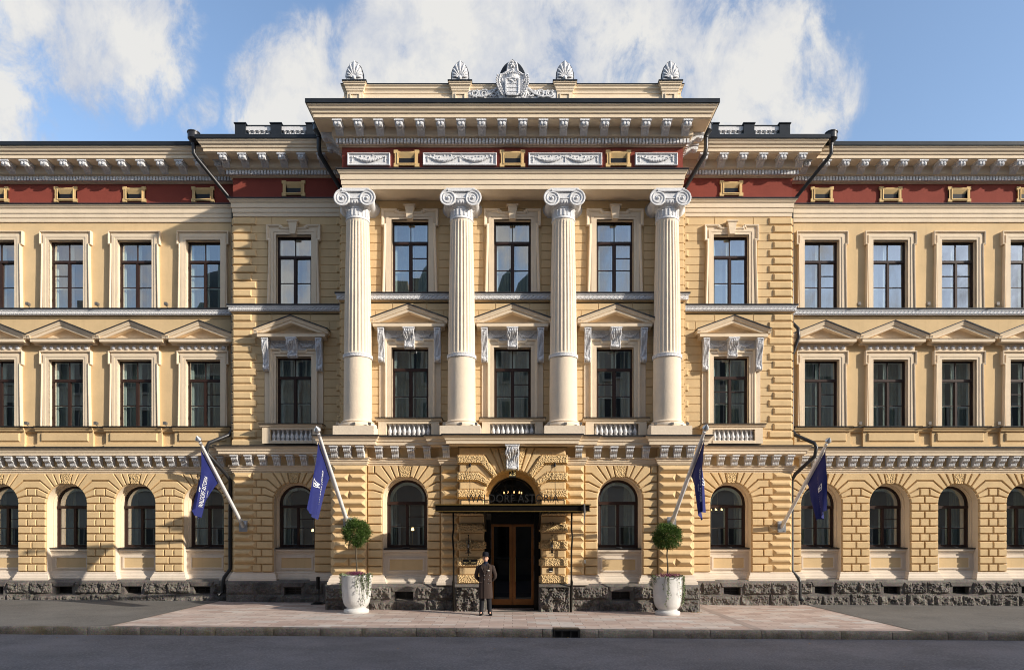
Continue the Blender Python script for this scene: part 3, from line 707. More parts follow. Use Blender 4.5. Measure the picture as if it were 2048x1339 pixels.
# ------------------------------------------------------------------ windows
def curtain_mb(x0,x1,z0,z1,y,seed=0,amp=.025):
    m=MB(); n=int(abs(x1-x0)/.018)+2; vs=[];fs=[]; r=random.Random(seed); ph=r.random()*6
    for i in range(n+1):
        x=x0+(x1-x0)*i/n; d=amp*math.sin(x*62+ph+1.6*math.sin(x*13+ph)); 
        vs+=[(x,y+d,z0),(x,y+d*.8,z1)]
    for i in range(n): fs.append((2*i,2*i+2,2*i+3,2*i+1))
    return m.add(vs,fs)
def rect_window(z0,z1,variant):
    """double casement with a two-light transom; local x about the opening centre"""
    f=MB(); w=OH; t=.055; y0,y1=0,.07; h=z1-z0; zt=z1-h*.295
    f.box(-w,-w+t,y0,y1,z0,z1); f.box(w-t,w,y0,y1,z0,z1); f.box(-w+t,w-t,y0+.002,y1,z1-t,z1); f.box(-w+t,w-t,y0+.002,y1,z0,z0+t)
    f.box(-w+t,w-t,y0-.025,y1,zt-.045,zt+.045)
    f.box(-.038,.038,y0-.012,y1,z0+t,zt-.045); f.box(-.014,.014,y0+.01,y1,zt+.045,z1-t)
    zb=z0+h*.33
    f.box(-w+t,-.038,y0+.012,y1-.01,zb-.012,zb+.012); f.box(.038,w-t,y0+.012,y1-.01,zb-.012,zb+.012)
    for sx in (-1,1):   # casement stiles
        a,b=sorted((sx*(w-t),sx*(w-t-.03))); f.box(a,b,y0+.014,y1-.01,z0+t,zt-.045)
        a,b=sorted((sx*.038,sx*.06)); f.box(a,b,y0+.014,y1-.01,z0+t,zt-.045)
        for zz in (z0+.3,zt-.25): f.box(sx*(w-.03)-.012,sx*(w-.03)+.012,y0-.02,y0,zz,zz+.09)
    if variant in (1,3): f.box(-w+t,-.038,y0+.012,y1-.01,z0+h*.5-.014,z0+h*.5+.014)
    if variant in (2,3): f.box(.038,w-t,y0+.012,y1-.01,z0+h*.5-.014,z0+h*.5+.014)
    fo=ob('window',f,M['frame'],hotel)
    g=MB(); r=random.Random(variant+int(z0))
    for (a,b,c,d) in ((-w+t,-.014,zt+.045,z1-t),(.014,w-t,zt+.045,z1-t),(-w+t,-.038,z0+t,zt-.045),(.038,w-t,z0+t,zt-.045)):
        e=[r.uniform(-.007,.007) for _ in range(4)]
        g.add([(a,.035+e[0],c),(b,.035+e[1],c),(b,.035+e[2],d),(a,.035+e[0]+e[2]-e[1],d)],[(0,1,2,3)])
    ob('glass',g,M['glass'],fo)
    i=MB(); yi=.13
    for sx in (-1,1):
        a,b=sorted((sx*.47,sx*.64)); i.box(a,b,yi,yi+.05,z0,z1); a,b=sorted((sx*.0,sx*.085)); i.box(a,b,yi,yi+.04,z0,z1)
        a,b=sorted((sx*.585,sx*.60)); i.box(a,b,.07,yi,z0,z1)
    i.box(-.6,.6,yi+.002,yi+.04,zt-.05,zt+.04); i.box(-.6,.6,yi+.002,yi+.045,z0,z0+.07); i.box(-.6,.6,yi+.002,yi+.045,z1-.07,z1); i.box(-.6,.6,yi+.005,yi+.03,zb-.02,zb+.015)
    ob('inner_sash',i,M['inner'],fo)
    wd=[.50,.36,.54,.42][variant]
    for sx in (-1,1): ob('curtain',curtain_mb(sx*.62,sx*(.62-wd),z0-.1,z1+.05,.42,seed=variant*3+sx+5),M['curtain'],fo,smooth='all')
    return fo
def arch_window(variant):
    f=MB(); w=RW-.06; t=.07; zb=2.0; zt=CZ-.10
    sweepXZ(f,archpath(0,CZ,w,zb,24),[(0,0),(-.028,-.012),(-t,0),(-t,.08)]); f.box(-w+t,w-t,.002,.08,zb,zb+.08)
    f.box(-w+.02,w-.02,-.04,.08,zt-.05,zt+.045); f.box(-.042,.042,-.015,.08,zb+.08,zt-.05)
    zm=zb+(zt-zb)*.47
    for sx in (-1,1):
        a,b=sorted((sx*.042,sx*(w-t))); f.box(a,b,.012,.06,zm-.013,zm+.013)
        a,b=sorted((sx*(w-t),sx*(w-t-.035))); f.box(a,b,.014,.07,zb+.08,zt-.05)
    if variant==1: f.box(.042,w-t,.012,.06,zm+.30,zm+.325)
    fo=ob('arched_window',f,M['frame'],hotel,smooth=30)
    g=MB(); g.poly([(-w+t,zt+.045)]+[(w-t,zt+.045)]+arcpts(0,CZ,w-t,0,180,20),.04)
    for (a,b) in ((-w+t,-.042),(.042,w-t)): g.add([(a,.042,zb+.08),(b,.038,zb+.08),(b,.041,zt-.05),(a,.045,zt-.05)],[(0,1,2,3)])
    ob('glass',g,M['glass'],fo)
    i=MB(); yi=.14
    sweepXZ(i,archpath(0,CZ,w-.02,zb,20),[(0,yi),(-.13,yi),(-.13,yi+.05)])
    for sx in (-1,1):
        a,b=sorted((0,sx*.05)); i.box(a,b,yi,yi+.04,zb,zt)
    i.box(-w,w,yi+.003,yi+.05,zt-.05,zt+.04); i.box(-w,w,yi+.003,yi+.05,zb,zb+.09); i.box(-w,w,yi+.006,yi+.03,zm-.018,zm+.018)
    ob('inner_sash',i,M['inner'],fo,smooth=30)
    wd=[.40,.26,.46][variant]
    for sx in (-1,1): ob('curtain',curtain_mb(sx*.66,sx*(.66-wd),zb-.1,CZ+.7,.45,seed=variant+sx+2),M['curtain'],fo,smooth='all')
    return fo
UP=[rect_window(*UZ,v) for v in range(4)]; MD=[rect_window(*MZ,v) for v in range(4)]; AR=[arch_window(v) for v in range(3)]
used=set()
def put(p,x,Y,skip=()):
    if p.name in used: return copy_tree(p,hotel,(x,Y,0),skip)
    used.add(p.name); p.location=(x,Y,0); return p
uv={-CX:2,0:0,CX:2,-BX:0,BX:0}
for k,x in enumerate(mirrored(WINX)):
    i=WINX.index(abs(x))
    if x<0: put(UP[[1,0,1,0,0][i]],x,YW+.11); put(MD[[2,0,0,2,0][i]],x,YW+.11); put(AR[[0,1,0,1,0][i]],x,YW+.44)
    else: put(UP[[2,0,3,0,1][i]],x,YW+.11); put(MD[[2,0,0,3,0][i]],x,YW+.11); put(AR[[2,1,0,2,0][i]],x,YW+.44)
for s in (-1,1):
    put(UP[0],s*BX,YB+.11); put(MD[0 if s<0 else 3],s*BX,YB+.11); put(AR[1],s*BX,YB+.44); put(AR[1 if s<0 else 0],s*GX,YG+.44)
    put(UP[2],s*CX,YC+.11); put(MD[0 if s<0 else 1],s*CX,YC+.11)
put(UP[0],0,YC+.11); put(MD[2],0,YC+.11)
# rectangular reveals
def rreveal(x,Y,z0,z1):
    rv=MB(); sweepXZ(rv,[(x-OH,z0),(x-OH,z1),(x+OH,z1),(x+OH,z0)],[(0,Y-.08),(0,Y+.35)],closed=True); ob('window_reveal',rv,M['cream'],hotel)
for z in (UZ,MZ):
    for x in mirrored(WINX): rreveal(x,YW,*z)
    for x in (-BX,BX): rreveal(x,YB,*z)
    for x in (-CX,0,CX): rreveal(x,YC,*z)
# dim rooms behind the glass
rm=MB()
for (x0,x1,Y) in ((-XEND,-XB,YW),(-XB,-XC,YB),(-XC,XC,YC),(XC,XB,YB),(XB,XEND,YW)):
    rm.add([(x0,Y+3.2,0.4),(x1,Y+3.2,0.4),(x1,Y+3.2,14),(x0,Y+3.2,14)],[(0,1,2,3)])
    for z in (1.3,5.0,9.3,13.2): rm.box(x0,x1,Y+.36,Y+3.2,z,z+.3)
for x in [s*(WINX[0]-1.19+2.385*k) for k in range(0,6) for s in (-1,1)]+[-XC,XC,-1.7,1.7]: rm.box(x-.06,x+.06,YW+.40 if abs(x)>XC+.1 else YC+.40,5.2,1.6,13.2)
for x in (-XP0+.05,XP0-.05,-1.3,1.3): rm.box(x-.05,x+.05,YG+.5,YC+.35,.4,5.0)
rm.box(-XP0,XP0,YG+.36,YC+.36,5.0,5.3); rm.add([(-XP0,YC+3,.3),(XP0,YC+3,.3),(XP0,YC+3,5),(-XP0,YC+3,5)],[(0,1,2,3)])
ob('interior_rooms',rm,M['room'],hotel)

# ------------------------------------------------------------------ window surrounds
def ear_path(w,e,z0,ze,z1): return [(-w-.03,z0),(-w,ze-.4),(-w,ze),(-w-e,ze),(-w-e,z1),(w+e,z1),(w+e,ze),(w,ze),(w,ze-.4),(w+.03,z0)]
def surround_base(m,z0,z1,ztop,w,Y=0,top2=None):
    w-=.006
    m.box(-w,-OH,-.075,0,z0,z1); m.box(OH,w,-.075,0,z0,z1); m.box(-w,w,-.076,0,z1,ztop)
    for d0,d1,p in ((.0,.085,.085),(.085,.175,.10)):
        sweepXZ(m,[(-OH,z0),(-OH,z1),(OH,z1),(OH,z0)],[(d0+.004,-.07),(d0+.004,-p),(d1,-p),(d1,-.07)])
def wing_surround(z0,z1,name):
    m=MB(); zt=z1+.30; surround_base(m,z0,z1,zt-.02,.83)
    P=ear_path(.83,.07,z0,z1-.17,zt)
    sweepXZ(m,P,[(0,0),(0,-.12),(-.012,-.135),(-.035,-.13),(-.048,-.095),(-.055,-.07)])
    return m
def pediment(m,fl,w,zb,s=1.0,proj=.36):
    """horizontal corona, raking cornice and tympanum; zb = underside"""
    k=.07
    prof=[(0,zb-.05),(-.08,zb-.04),(-.10,zb-.01),(-proj+.06,zb),(-proj+.06,zb+.105),(-proj+.03,zb+.12),(0,zb+.14)]
    m.extx(prof,-w+.10,w-.10)
    ap=zb+.70*s; ev=zb+.235; ww=w
    # raking cornice as swept profile in XZ with thickness downward
    path=[(-ww,ev),(0,ap),(ww,ev)]
    pr=[(-.20,-proj+.14),(-.195,-proj+.09),(-.11,-proj+.08),(-.105,-proj+.045),(-.06,-proj+.03),(-.02,-proj),(0,-proj),(0,0)]
    sweepXZ(m,path,pr,capends=True); sweepXZ(m,path,[(-.20,-proj+.14),(-.20,0)])
    m.poly([(-ww+.12,zb+.13),(ww-.12,zb+.13),(0,ap-.20)],-.05)
    # eaves returns
    for q in (-1,1): m.extx([(0,zb+.105),(-proj+.05,zb+.105),(-proj+.03,zb+.16),(-proj,zb+.20),(0,zb+.23)],*sorted((q*(ww-.11),q*(ww-.005))))
    sweepXZ(fl,path,[(.0,-proj-.025),(.032,-proj-.025),(.04,0)]); 
mU=wing_surround(*UZ,'u')
mM=wing_surround(*MZ,'m'); mM.box(-.84,.84,-.08,0,8.80,9.03); mM.extx([(0,9.02),(-.08,8.98),(-.11,9.03),(0,9.03)],-.92,.92)
fl=MB(); pm_=MB(); pediment(pm_,fl,1.185,9.06,s=1.0)
first={}
def proto(key,fn,x,Y):
    if key not in first: first[key]=fn(); first[key].location=(x,Y,0); return first[key]
    return copy_tree(first[key],hotel,(x,Y,0))
def mk_u(): return ob('window_surround',mU,M['cream'],hotel)
def mk_m():
    o=ob('window_surround',mM,M['cream'],hotel); ob('pediment',pm_,M['cream'],o); ob('pediment_flashing',fl,M['pipe'],o)
    q=MB(); q.lathe([(0,-.05),(.045,-.045),(.065,-.02),(.075,0)],10); q.v=[(x,z,y) for x,y,z in q.v]
    for i in range(8): a=R(i*45); q.ball((.045*math.cos(a),-.025,.045*math.sin(a)),.02,5,4)
    r0=ob('rosette',q,M['ornament'],o)
    for i in range(7):
        c=r0 if i==0 else r0.copy()
        if i: col.objects.link(c); c.parent=o
        c.location=(-.72+.24*i,-.085,8.915)
    return o
for x in mirrored(WINX): proto('u',mk_u,x,YW); proto('m',mk_m,x,YW)
def mk_cu():
    m=MB(); z0,z1=UZ; surround_base(m,z0,z1,z1+.26,.85)
    zt=z1+.34; w=.85; e=.08
    L=[(-w-.05,z0),(-w,z1-.6),(-w,z1-.22),(-w-e,z1-.22),(-w-e,zt),(-.42,zt),(-.42,zt-.05),(-.36,zt-.05),(-.36,zt-.10),(-.1,zt-.10)]
    for P in (L,[(-x,z) for x,z in reversed(L)]): sweepXZ(m,P,[(0,0),(0,-.12),(-.02,-.14),(-.055,-.13),(-.085,-.095),(-.095,-.07)])
    for q in (-1,1): m.box(*sorted((q*.40,q*(w+e-.06))),-.077,0,z1+.2,zt-.04)
    m.add([(-.09,-.20,z1-.02),(.09,-.20,z1-.02),(.15,-.20,zt+.06),(-.15,-.20,zt+.06),(-.10,0,z1-.04),(.10,0,z1-.04),(.16,0,zt+.08),(-.16,0,zt+.08)],[(0,1,2,3),(0,4,5,1),(1,5,6,2),(2,6,7,3),(3,7,4,0)])
    m.box(-.19,.19,-.23,0,zt+.06,zt+.10)
    return ob('window_surround',m,M['cream'],hotel)
def baluster(h=.36,r=.055):
    return [(r*.9,0),(r*.9,h*.09),(r*.5,h*.13),(r*.7,h*.18),(r,h*.32),(r*.85,h*.45),(r*.42,h*.66),(r*.38,h*.78),(r*.62,h*.84),(r*.5,h*.88),(r*.95,h*.92),(r*.95,h)]
def console_mb(h,w,p):
    b=MB(); pr=[(0,0),(-p,0),(-p,-h*.08),(-p*.95,-h*.16),(-p*.9,-h*.28),(-p*.65,-h*.42),(-p*.45,-h*.6),(-p*.4,-h*.78),(-p*.55,-h*.88),(-p*.45,-h*.97),(-p*.2,-h),(0,-h)]
    b.extx(pr,-w/2,w/2)
    for q in (-1,1):
        b.tube([(q*w*.47,y-.01,z) for y,z in pr[1:-1]],.022,5)
    for k in range(-2,3):
        P=[];rr=[]
        for j in range(9):
            t=j/8; z=-h*(.08+.74*t); yy=-p*(.97-.55*min(1,max(0,t-.15)/.6)**1.0); P.append((k*w*.20*(1+.45*math.sin(math.pi*min(1,t*1.6)))*(1-.35*t),yy-.012-.012*math.sin(t*9+k),z)); rr.append(w*(.10+.05*math.sin(t*10+k*1.3))*(1-.35*t))
        b.tube(P,rr,6)
    b.ball((0,-p*.55,-h*.92),(w*.4,.05,h*.07),8,5); b.box(-w*.62,w*.62,-p-.03,0,-.03,.015)
    return b
def garland(m,x0,x1,z,y,sag=.16,r=.032,n=15):
    for i in range(n+1):
        t=i/n; xx=x0+(x1-x0)*t; zz=z-sag*4*t*(1-t); rr=r*(.55+.65*math.sin(math.pi*t))
        m.ball((xx,y-rr*.5+random.uniform(-.005,.005),zz+random.uniform(-.008,.008)),rr,6,5)
def mk_cm():
    m=MB(); z0,z1=MZ; surround_base(m,z0,z1,z1+.22,.82)
    w=.82
    L=[(-w,z0),(-w,z1-.2),(-w,z1+.27),(-.45,z1+.27),(-.39,z1+.17),(-.12,z1+.17)]
    for P in (L,[(-x,z) for x,z in reversed(L)]): sweepXZ(m,P,[(0,0),(0,-.115),(-.02,-.13),(-.05,-.125),(-.075,-.095),(-.085,-.07)])
    for q in (-1,1): m.box(*sorted((q*(w+.002),q*1.0)),-.05,0,z0,9.05)
    m.box(-1.0,1.0,-.045,0,z1+.2,9.05)
    o=ob('window_surround',m,M['cream'],hotel)
    p=MB(); f=MB(); pediment(p,f,1.25,9.10,s=.98,proj=.42); ob('pediment',p,M['cream'],o); ob('pediment_flashing',f,M['pipe'],o)
    g=MB(); g.box(-.80,.80,-.06,0,z1+.23,9.06)
    for q in (-1,1):
        garland(g,q*.16,q*.76,9.0,-.07); g.lathe([(.0,-.03),(.04,-.02),(.045,0)],8,(q*.46,0,0)) ; g.ball((q*.46,-.07,8.99),.025,6,5)
        g.ball((q*.3,-.07,8.82),(.05,.03,.03),6,4); g.ball((q*.62,-.07,8.82),(.05,.03,.03),6,4)
    ob('garland_panel',g,M['ornament'],o)
    c=ob('console',console_mb(.62,.30,.34),M['ornament'],o); c.location=(0,-.05,9.06)
    s1=ob('side_console',console_mb(1.06,.18,.26),M['ornament'],o); s1.location=(-.91,-.05,9.06); s2=s1.copy(); col.objects.link(s2); s2.parent=o; s2.location=(.91,-.05,9.06)
    # sill and balustrade
    s=MB(); s.extx([(.1,6.03),(-.34,6.03),(-.34,6.05),(-.37,6.06),(-.40,6.12),(-.42,6.13),(-.42,6.15),(.1,6.17)],-1.06,1.06)
    for q in (-1,1): s.box(*sorted((q*.72,q*.98)),-.34,.0,5.50,6.03)
    s.box(-.72,.72,-.36,0,5.50,5.60); s.box(-.72,.72,-.34,0,5.975,6.03)
    ob('balcony_sill',s,M['cream'],o)
    k=MB(); k.box(-1.08,1.08,-.44,.1,6.14,6.168); ob('sill_flashing',k,M['pipe'],o)
    bb=MB(); bb.box(-.72,.72,-.12,-.06,5.6,5.98); ob('balustrade_back',bb,M['white'],o)
    b=MB(); b.lathe([(r,z) for r,z in baluster(.375,.068)],10); b0=ob('baluster',b,M['white'],o,smooth=50)
    for i in range(9):
        c=b0 if i==0 else b0.copy()
        if i: col.objects.link(c); c.parent=o
        c.location=(-.62+.155*i,-.23,5.60)
    return o
for x in (-CX,0,CX): proto('cu',mk_cu,x,YC); proto('cm',mk_cm,x,YC)
for s in (-1,1): proto('cu',mk_cu,s*BX,YB); proto('cm',mk_cm,s*BX,YB)
# wing panels under the first-floor windows
m=MB(); fm=MB()
for x in mirrored(WINX):
    m.box(x-.97,x+.97,YW-.10,YW,5.45,6.06); pillow(m,rect(x-.82,x+.82,5.66,5.95),YW-.10,dep=.05,ch=.03,gap=0)
    m.box(x-1.0,x+1.0,YW-.16,YW,5.42,5.56)
for s in (-1,1):
    a,b=sorted((s*(XB+.01),s*XEND)); m.extx([(YW,5.98),(YW-.07,5.99),(YW-.09,6.06),(YW-.13,6.10),(YW-.14,6.14),(YW,6.15)],a,b); m.extx([(YW,5.45),(YW-.06,5.45),(YW-.06,5.54),(YW,5.57)],a,b)
    fm.extx([(YW,6.15),(YW-.165,6.14),(YW-.165,6.172),(YW,6.18)],a,b)
for x in mirrored(WINX):
    m.extx([(YW-.13,6.0),(YW-.17,6.01),(YW-.19,6.06),(YW-.23,6.10),(YW-.24,6.13),(YW-.13,6.13)],x-1.0,x+1.0); fm.box(x-1.01,x+1.01,YW-.265,YW-.05,6.14,6.17)
    pass
obs('parapet_panels',m,M['yellow'],hotel,[0]); obs('parapet_flashing',fm,M['pipe'],hotel,[0])
for s in (-1,1):   # dado strip of the bays
    m=MB(); a,b=sorted((s*XC,s*(XB+.02))); m.extx([(YB,5.45),(YB-.08,5.45),(YB-.08,5.62),(YB-.05,5.66),(YB,5.68)],a,b); ob('dado_strip',m,M['yellow'],hotel)
m=MB(); m.extx([(YC,5.45),(YC-.1,5.45),(YC-.1,5.53),(YC,5.56)],-XC,XC); ob('dado_strip',m,M['yellow'],hotel)

# attic vents in the frieze
def mk_vent():
    m=MB(); w,h=.40,.265
    o1=[(-w,-h),(-w+.13,-h),(-w+.15,-h+.04),(w-.15,-h+.04),(w-.13,-h),(w,-h),(w,-h+.10),(w-.035,-h+.13),(w-.035,h-.13),(w,h-.10),(w,h),(w-.13,h),(w-.15,h-.04),(-w+.15,h-.04),(-w+.13,h),(-w,h),(-w,h-.10),(-w+.035,h-.13),(-w+.035,-h+.13),(-w,-h+.10)]
    iw,ih=.255,.135
    a=[(p[0],p[1]+14.24) for p in o1]
    n=len(a); vs=[(x,0,z) for x,z in a]+[(x,-.06,z) for x,z in a]; m.add(vs,[(i,(i+1)%n,(i+1)%n+n,i+n) for i in range(n)])
    for (x0,x1,z0,z1) in ((-w+.035,-iw,-ih-.02,ih+.02),(iw,w-.035,-ih-.02,ih+.02),(-w+.035,w-.035,ih+.02,h-.04),(-w+.035,w-.035,-h+.04,-ih-.02)): m.box(x0,x1,-.058,0,14.24+z0,14.24+z1)
    for q in (-1,1):
        for t in (-1,1): m.box(*sorted((q*(w-.14),q*w)),-.061,0,*sorted((14.24+t*(h-.11),14.24+t*h)))
    sweepXZ(m,rect(-iw,iw,14.24-ih-.02,14.24+ih+.02)[::-1],[(.03,-.058),(.03,-.08),(0,-.07),(0,.0)],closed=True)
    sweepXZ(m,rect(-iw,iw,14.24-ih-.02,14.24+ih+.02)[::-1],[(0,-.07),(-.0,-.0)],closed=True)
    o=ob('attic_vent',m,M['ochre'],hotel)
    d=MB(); d.add([(-iw,-.004,14.085),(iw,-.004,14.155),(iw,-.004,14.395),(-iw,-.004,14.395)],[(0,1,2,3)]); ob('vent_opening',d,M['black'],o)
    q=MB(); q.add([(-iw,-.07,14.395),(iw,-.07,14.395),(iw-.02,-.006,14.27),(-iw+.02,-.006,14.27)],[(0,1,2,3)]); ob('vent_splay',q,M['ochre'],o)
    return o
for x in mirrored(WINX): proto('v',mk_vent,x,YW-.04)
for s in (-1,1): proto('v',mk_vent,s*BX,YB-.04)
for x in (-CX,0,CX): proto('v',mk_vent,x,YA)
# relief panels of the centre frieze
def relief(x0,x1,n):
    m=MB(); m.box(x0,x1,YA-.05,YA,14.01,14.40)
    sweepXZ(m,rect(x0,x1,14.01,14.40)[::-1],[(0,YA-.05),(0,YA-.085),(-.02,YA-.095),(-.045,YA-.07),(-.05,YA-.05)],closed=True)
    o=ob('relief_panel',m,M['white'],hotel)
    g=MB(); w=(x1-x0-.3)/n
    for k in range(n):
        a=x0+.15+w*k+.06; b=a+w-.12; garland(g,a,b,14.285,YA-.055,sag=.13,r=.036,n=18)
        for i in range(9): g.ball((a+(b-a)*i/8+random.uniform(-.02,.02),YA-.06,14.29+random.uniform(-.03,.05)),random.uniform(.015,.028),5,4)
    for k in range(n+1):
        a=x0+.15+w*k; g.ball((a,YA-.06,14.285),.035,6,5); g.ball((a,YA-.06,14.19),(.022,.02,.07),6,5)
        for j in range(4): g.ball((a+random.uniform(-.05,.05),YA-.06,14.11+random.uniform(0,.2)),.016,5,4)
    ob('garland_relief',g,M['ornament'],o)
relief(-5.20,-3.86,1); relief(-2.82,-.50,2); relief(.50,2.82,2); relief(3.86,5.20,1)

# ------------------------------------------------------------------ columns
def make_column():
    zt,zb=12.42,8.10; YX=-.36
    m=MB(); n=24; per=6; vs=[];fs=[]
    lv=[(zb,0),(zb+.06,.0),(zb+.12,1),(zt-.14,1),(zt-.07,0),(zt,0)]
    lv=[(zb,0),(zb+.07,0)]+[(zb+.12+(zt-zb-.24)*i/8,1) for i in range(9)]+[(zt-.06,0),(zt,0)]
    for z,fl_ in lv:
        t=(z-zb)/(zt-zb); rad=.432-.072*(t**1.5)
        for i in range(n*per):
            u=(i%per)/per; d=0
            if u>=.17: d=math.sin((u-.17)/.83*math.pi)**.7*.028*fl_
            a=2*math.pi*i/(n*per); vs.append(((rad-d)*math.cos(a),(rad-d)*math.sin(a),z))
    k=n*per
    for j in range(len(lv)-1):
        for i in range(k): fs.append((j*k+i,j*k+(i+1)%k,(j+1)*k+(i+1)%k,(j+1)*k+i))
    m.add(vs,fs)
    m.lathe([(.45,5.99),(.445,7.0),(.437,8.02),(.437,8.11)],40)
    o=ob('column',m,M['column'],hotel,smooth=50)
    b=MB(); b.lathe([(.60,5.80),(.615,5.84),(.615,5.88),(.59,5.92),(.52,5.935),(.51,5.955),(.53,5.97),(.53,5.99),(.50,6.01),(.455,6.03),(.45,6.06)],40); b.box(-.64,.64,-.64,.36,5.49,5.80)
    ob('column_base',b,M['column'],o,smooth=40)
    r=MB(); r.lathe([(.43,8.02),(.47,8.03),(.475,8.06),(.46,8.085),(.475,8.11),(.475,8.13),(.43,8.15)],40)
    ob('necking_ring',r,M['ornament'],o,smooth=40)
    c=MB(); c.lathe([(.36,12.40),(.385,12.42),(.385,12.45),(.355,12.47),(.355,12.72),(.37,12.74),(.37,12.77),(.40,12.79),(.46,12.86),(.47,12.93),(.42,12.99),(.3,13.0)],32)
    for i in range(32):
        a=2*math.pi*i/32; c.ball((.455*math.cos(a),.455*math.sin(a),12.88),(.03,.03,.055),5,4)
    for i in range(20):
        a=2*math.pi*i/20; c.box(.355*math.cos(a)-.018,.355*math.cos(a)+.018,.355*math.sin(a)-.018,.355*math.sin(a)+.018,12.51,12.70)
    c.box(-.40,.40,-.42,.34,13.19,13.23); c.box(-.45,.45,-.47,.36,13.23,13.30)
    # canalis over the echinus
    c.extx([(-.43,12.98),(-.43,13.19),(.34,13.19),(.34,12.98)],-.42,.42)
    for s in (-1,1):
        cx,cz=s*.385,12.985
        # bolster
        pr=[(.235,-.46),(.235,-.42),(.19,-.30),(.17,-.22),(.19,-.12),(.17,-.04),(.19,.06),(.20,.2),(.235,.32),(.235,.36)]
        t=MB(); t.lathe(pr,20); c.add([(cx+x,z,cz+y) for x,y,z in t.v],t.f)
        P=[];rr=[]
        for i in range(64):
            a=R(90)-s*R(i/63*850); q=.222*(1-i/63)**.85+.045; P.append((cx+q*math.cos(a),-.465,cz+q*math.sin(a))); rr.append(.030*(1-i/63*.55))
        c.tube(P,rr,6); c.ball((cx,-.47,cz),(.05,.045,.05),8,6)
        P2=[(x,-y-.10,z) for x,y,z in P]; c.tube([(x,.36,z) for x,y,z in P],rr,5)
    c.tube([(-.4,-.465,13.205),(.4,-.465,13.205)],.028,6)
    P=[(-.3,-.45,13.02),(-.15,-.45,12.985),(0,-.45,12.975),(.15,-.45,12.985),(.3,-.45,13.02)]; c.tube(P,.025,6)
    ob('capital',c,M['white'],o,smooth=35)
    return o
c0=make_column(); c0.location=(-4.97,-.36,0)
for x in (-1.635,1.635,4.97):
    copy_tree(c0,hotel,(x,-.36,0))

# keystone console of the portal and cornice above
o=ob('portal_keystone',console_mb(.74,.36,.30),M['ornament'],hotel); o.location=(0,YT-.06,5.10)

# ------------------------------------------------------------------ attic parapet over the centre
m=MB(); yp=-.72
pp=[(-5.3,yp+.06),(5.3,yp+.06)]
m.box(-5.35,5.35,yp+.10,yp+.5,15.5,16.45)
ppr=[(0,15.5),(.09,15.5),(.09,16.24),(.06,16.26),(.03,16.28),(.03,16.36),(.05,16.37),(.05,16.43),(.07,16.47),(.10,16.50),(.10,16.55),(.13,16.58),(.13,16.61)]
sweepXY(m,[(-5.28,yp+.5),(-5.28,yp+.1),(5.28,yp+.1),(5.28,yp+.5)],ppr)
for s in (-1,1): m.extx([(yp+.5,15.5),(yp+.15,15.5),(yp+.15,15.8),(yp+.05,15.95),(yp+.5,16.0)],*sorted((s*5.25,s*5.55)))
par=ob('attic_parapet',m,M['cream'],hotel)
f=MB(); sweepXY(f,[(-5.28,yp+.5),(-5.28,yp+.1),(5.28,yp+.1),(5.28,yp+.5)],[(.13,16.61),(.15,16.61),(.15,16.63),(.0,16.66),(-.4,16.66)],False); f.box(-5.2,5.2,yp+.1,yp+.55,16.62,16.655)
ob('parapet_flashing',f,M['roof'],par)
def mk_post():
    m=MB(); P=[(-.245,.4),(-.245,-.06),(.245,-.06),(.245,.4)]
    sweepXY(m,P,[(0,15.5),(0,16.37),(.025,16.385),(.025,16.42),(.045,16.45),(.05,16.50),(.09,16.54),(.09,16.58),(.12,16.60),(.12,16.64)])
    sweepXZ(m,rect(-.16,.16,15.62,16.31)[::-1],[(0,-.06),(0,-.09),(-.035,-.09),(-.035,-.06)],closed=True)
    o=ob('parapet_post',m,M['cream'],par)
    c=MB(); c.box(-.385,.385,-.20,.42,16.63,16.665); c.add([(-.37,-.19,16.665),(.37,-.19,16.665),(.37,.4,16.665),(-.37,.4,16.665),(0,.1,16.73)],[(0,1,4),(1,2,4),(2,3,4),(3,0,4)]); ob('post_cap',c,M['roof'],o)
    return o
def palmette():
    m=MB(); sh=[(-.21,0),(.21,0),(.235,.1),(.225,.2),(.18,.32),(.10,.42),(0,.49),(-.10,.42),(-.18,.32),(-.225,.2),(-.235,.1)]
    k=MB(); k.poly([(x*1.10,z*1.06) for x,z in sh],.0,.10)
    m.poly(sh,-.035,.02)
    for i in range(9):
        a=R(90+(i-4)*19); L=[.44,.38,.30,.24,.205][abs(i-4)]
        P=[];rr=[]
        for j in range(7):
            t=j/6; P.append((math.cos(a)*L*t*(1+.05*math.sin(t*3)),-.03-.05*math.sin(math.pi*t),.05+math.sin(a)*L*t)); rr.append(.010+.020*t*(1 if t<.9 else .5))
        m.tube(P,rr,6)
    m.ball((0,-.05,.06),.06,8,6); m.box(-.22,.22,-.05,.05,-.02,.03)
    return m,k
P0=None
for x in (-4.97,-1.65,1.65,4.97):
    if P0 is None:
        P0=mk_post(); o=P0
    else: o=copy_tree(P0,par)
    o.location=(x,yp+.02,0)
pa=None
for x in (-4.97,-1.65,1.65,4.97):
    if pa is None:
        m_,k_=palmette(); pa=ob('palmette',m_,M['ornament'],hotel,smooth=40); ob('palmette_back',k_,M['roof'],pa); o=pa
    else: o=copy_tree(pa,hotel)
    o.location=(x,yp-.10,16.66); o.scale=(1.12,1,1.25)
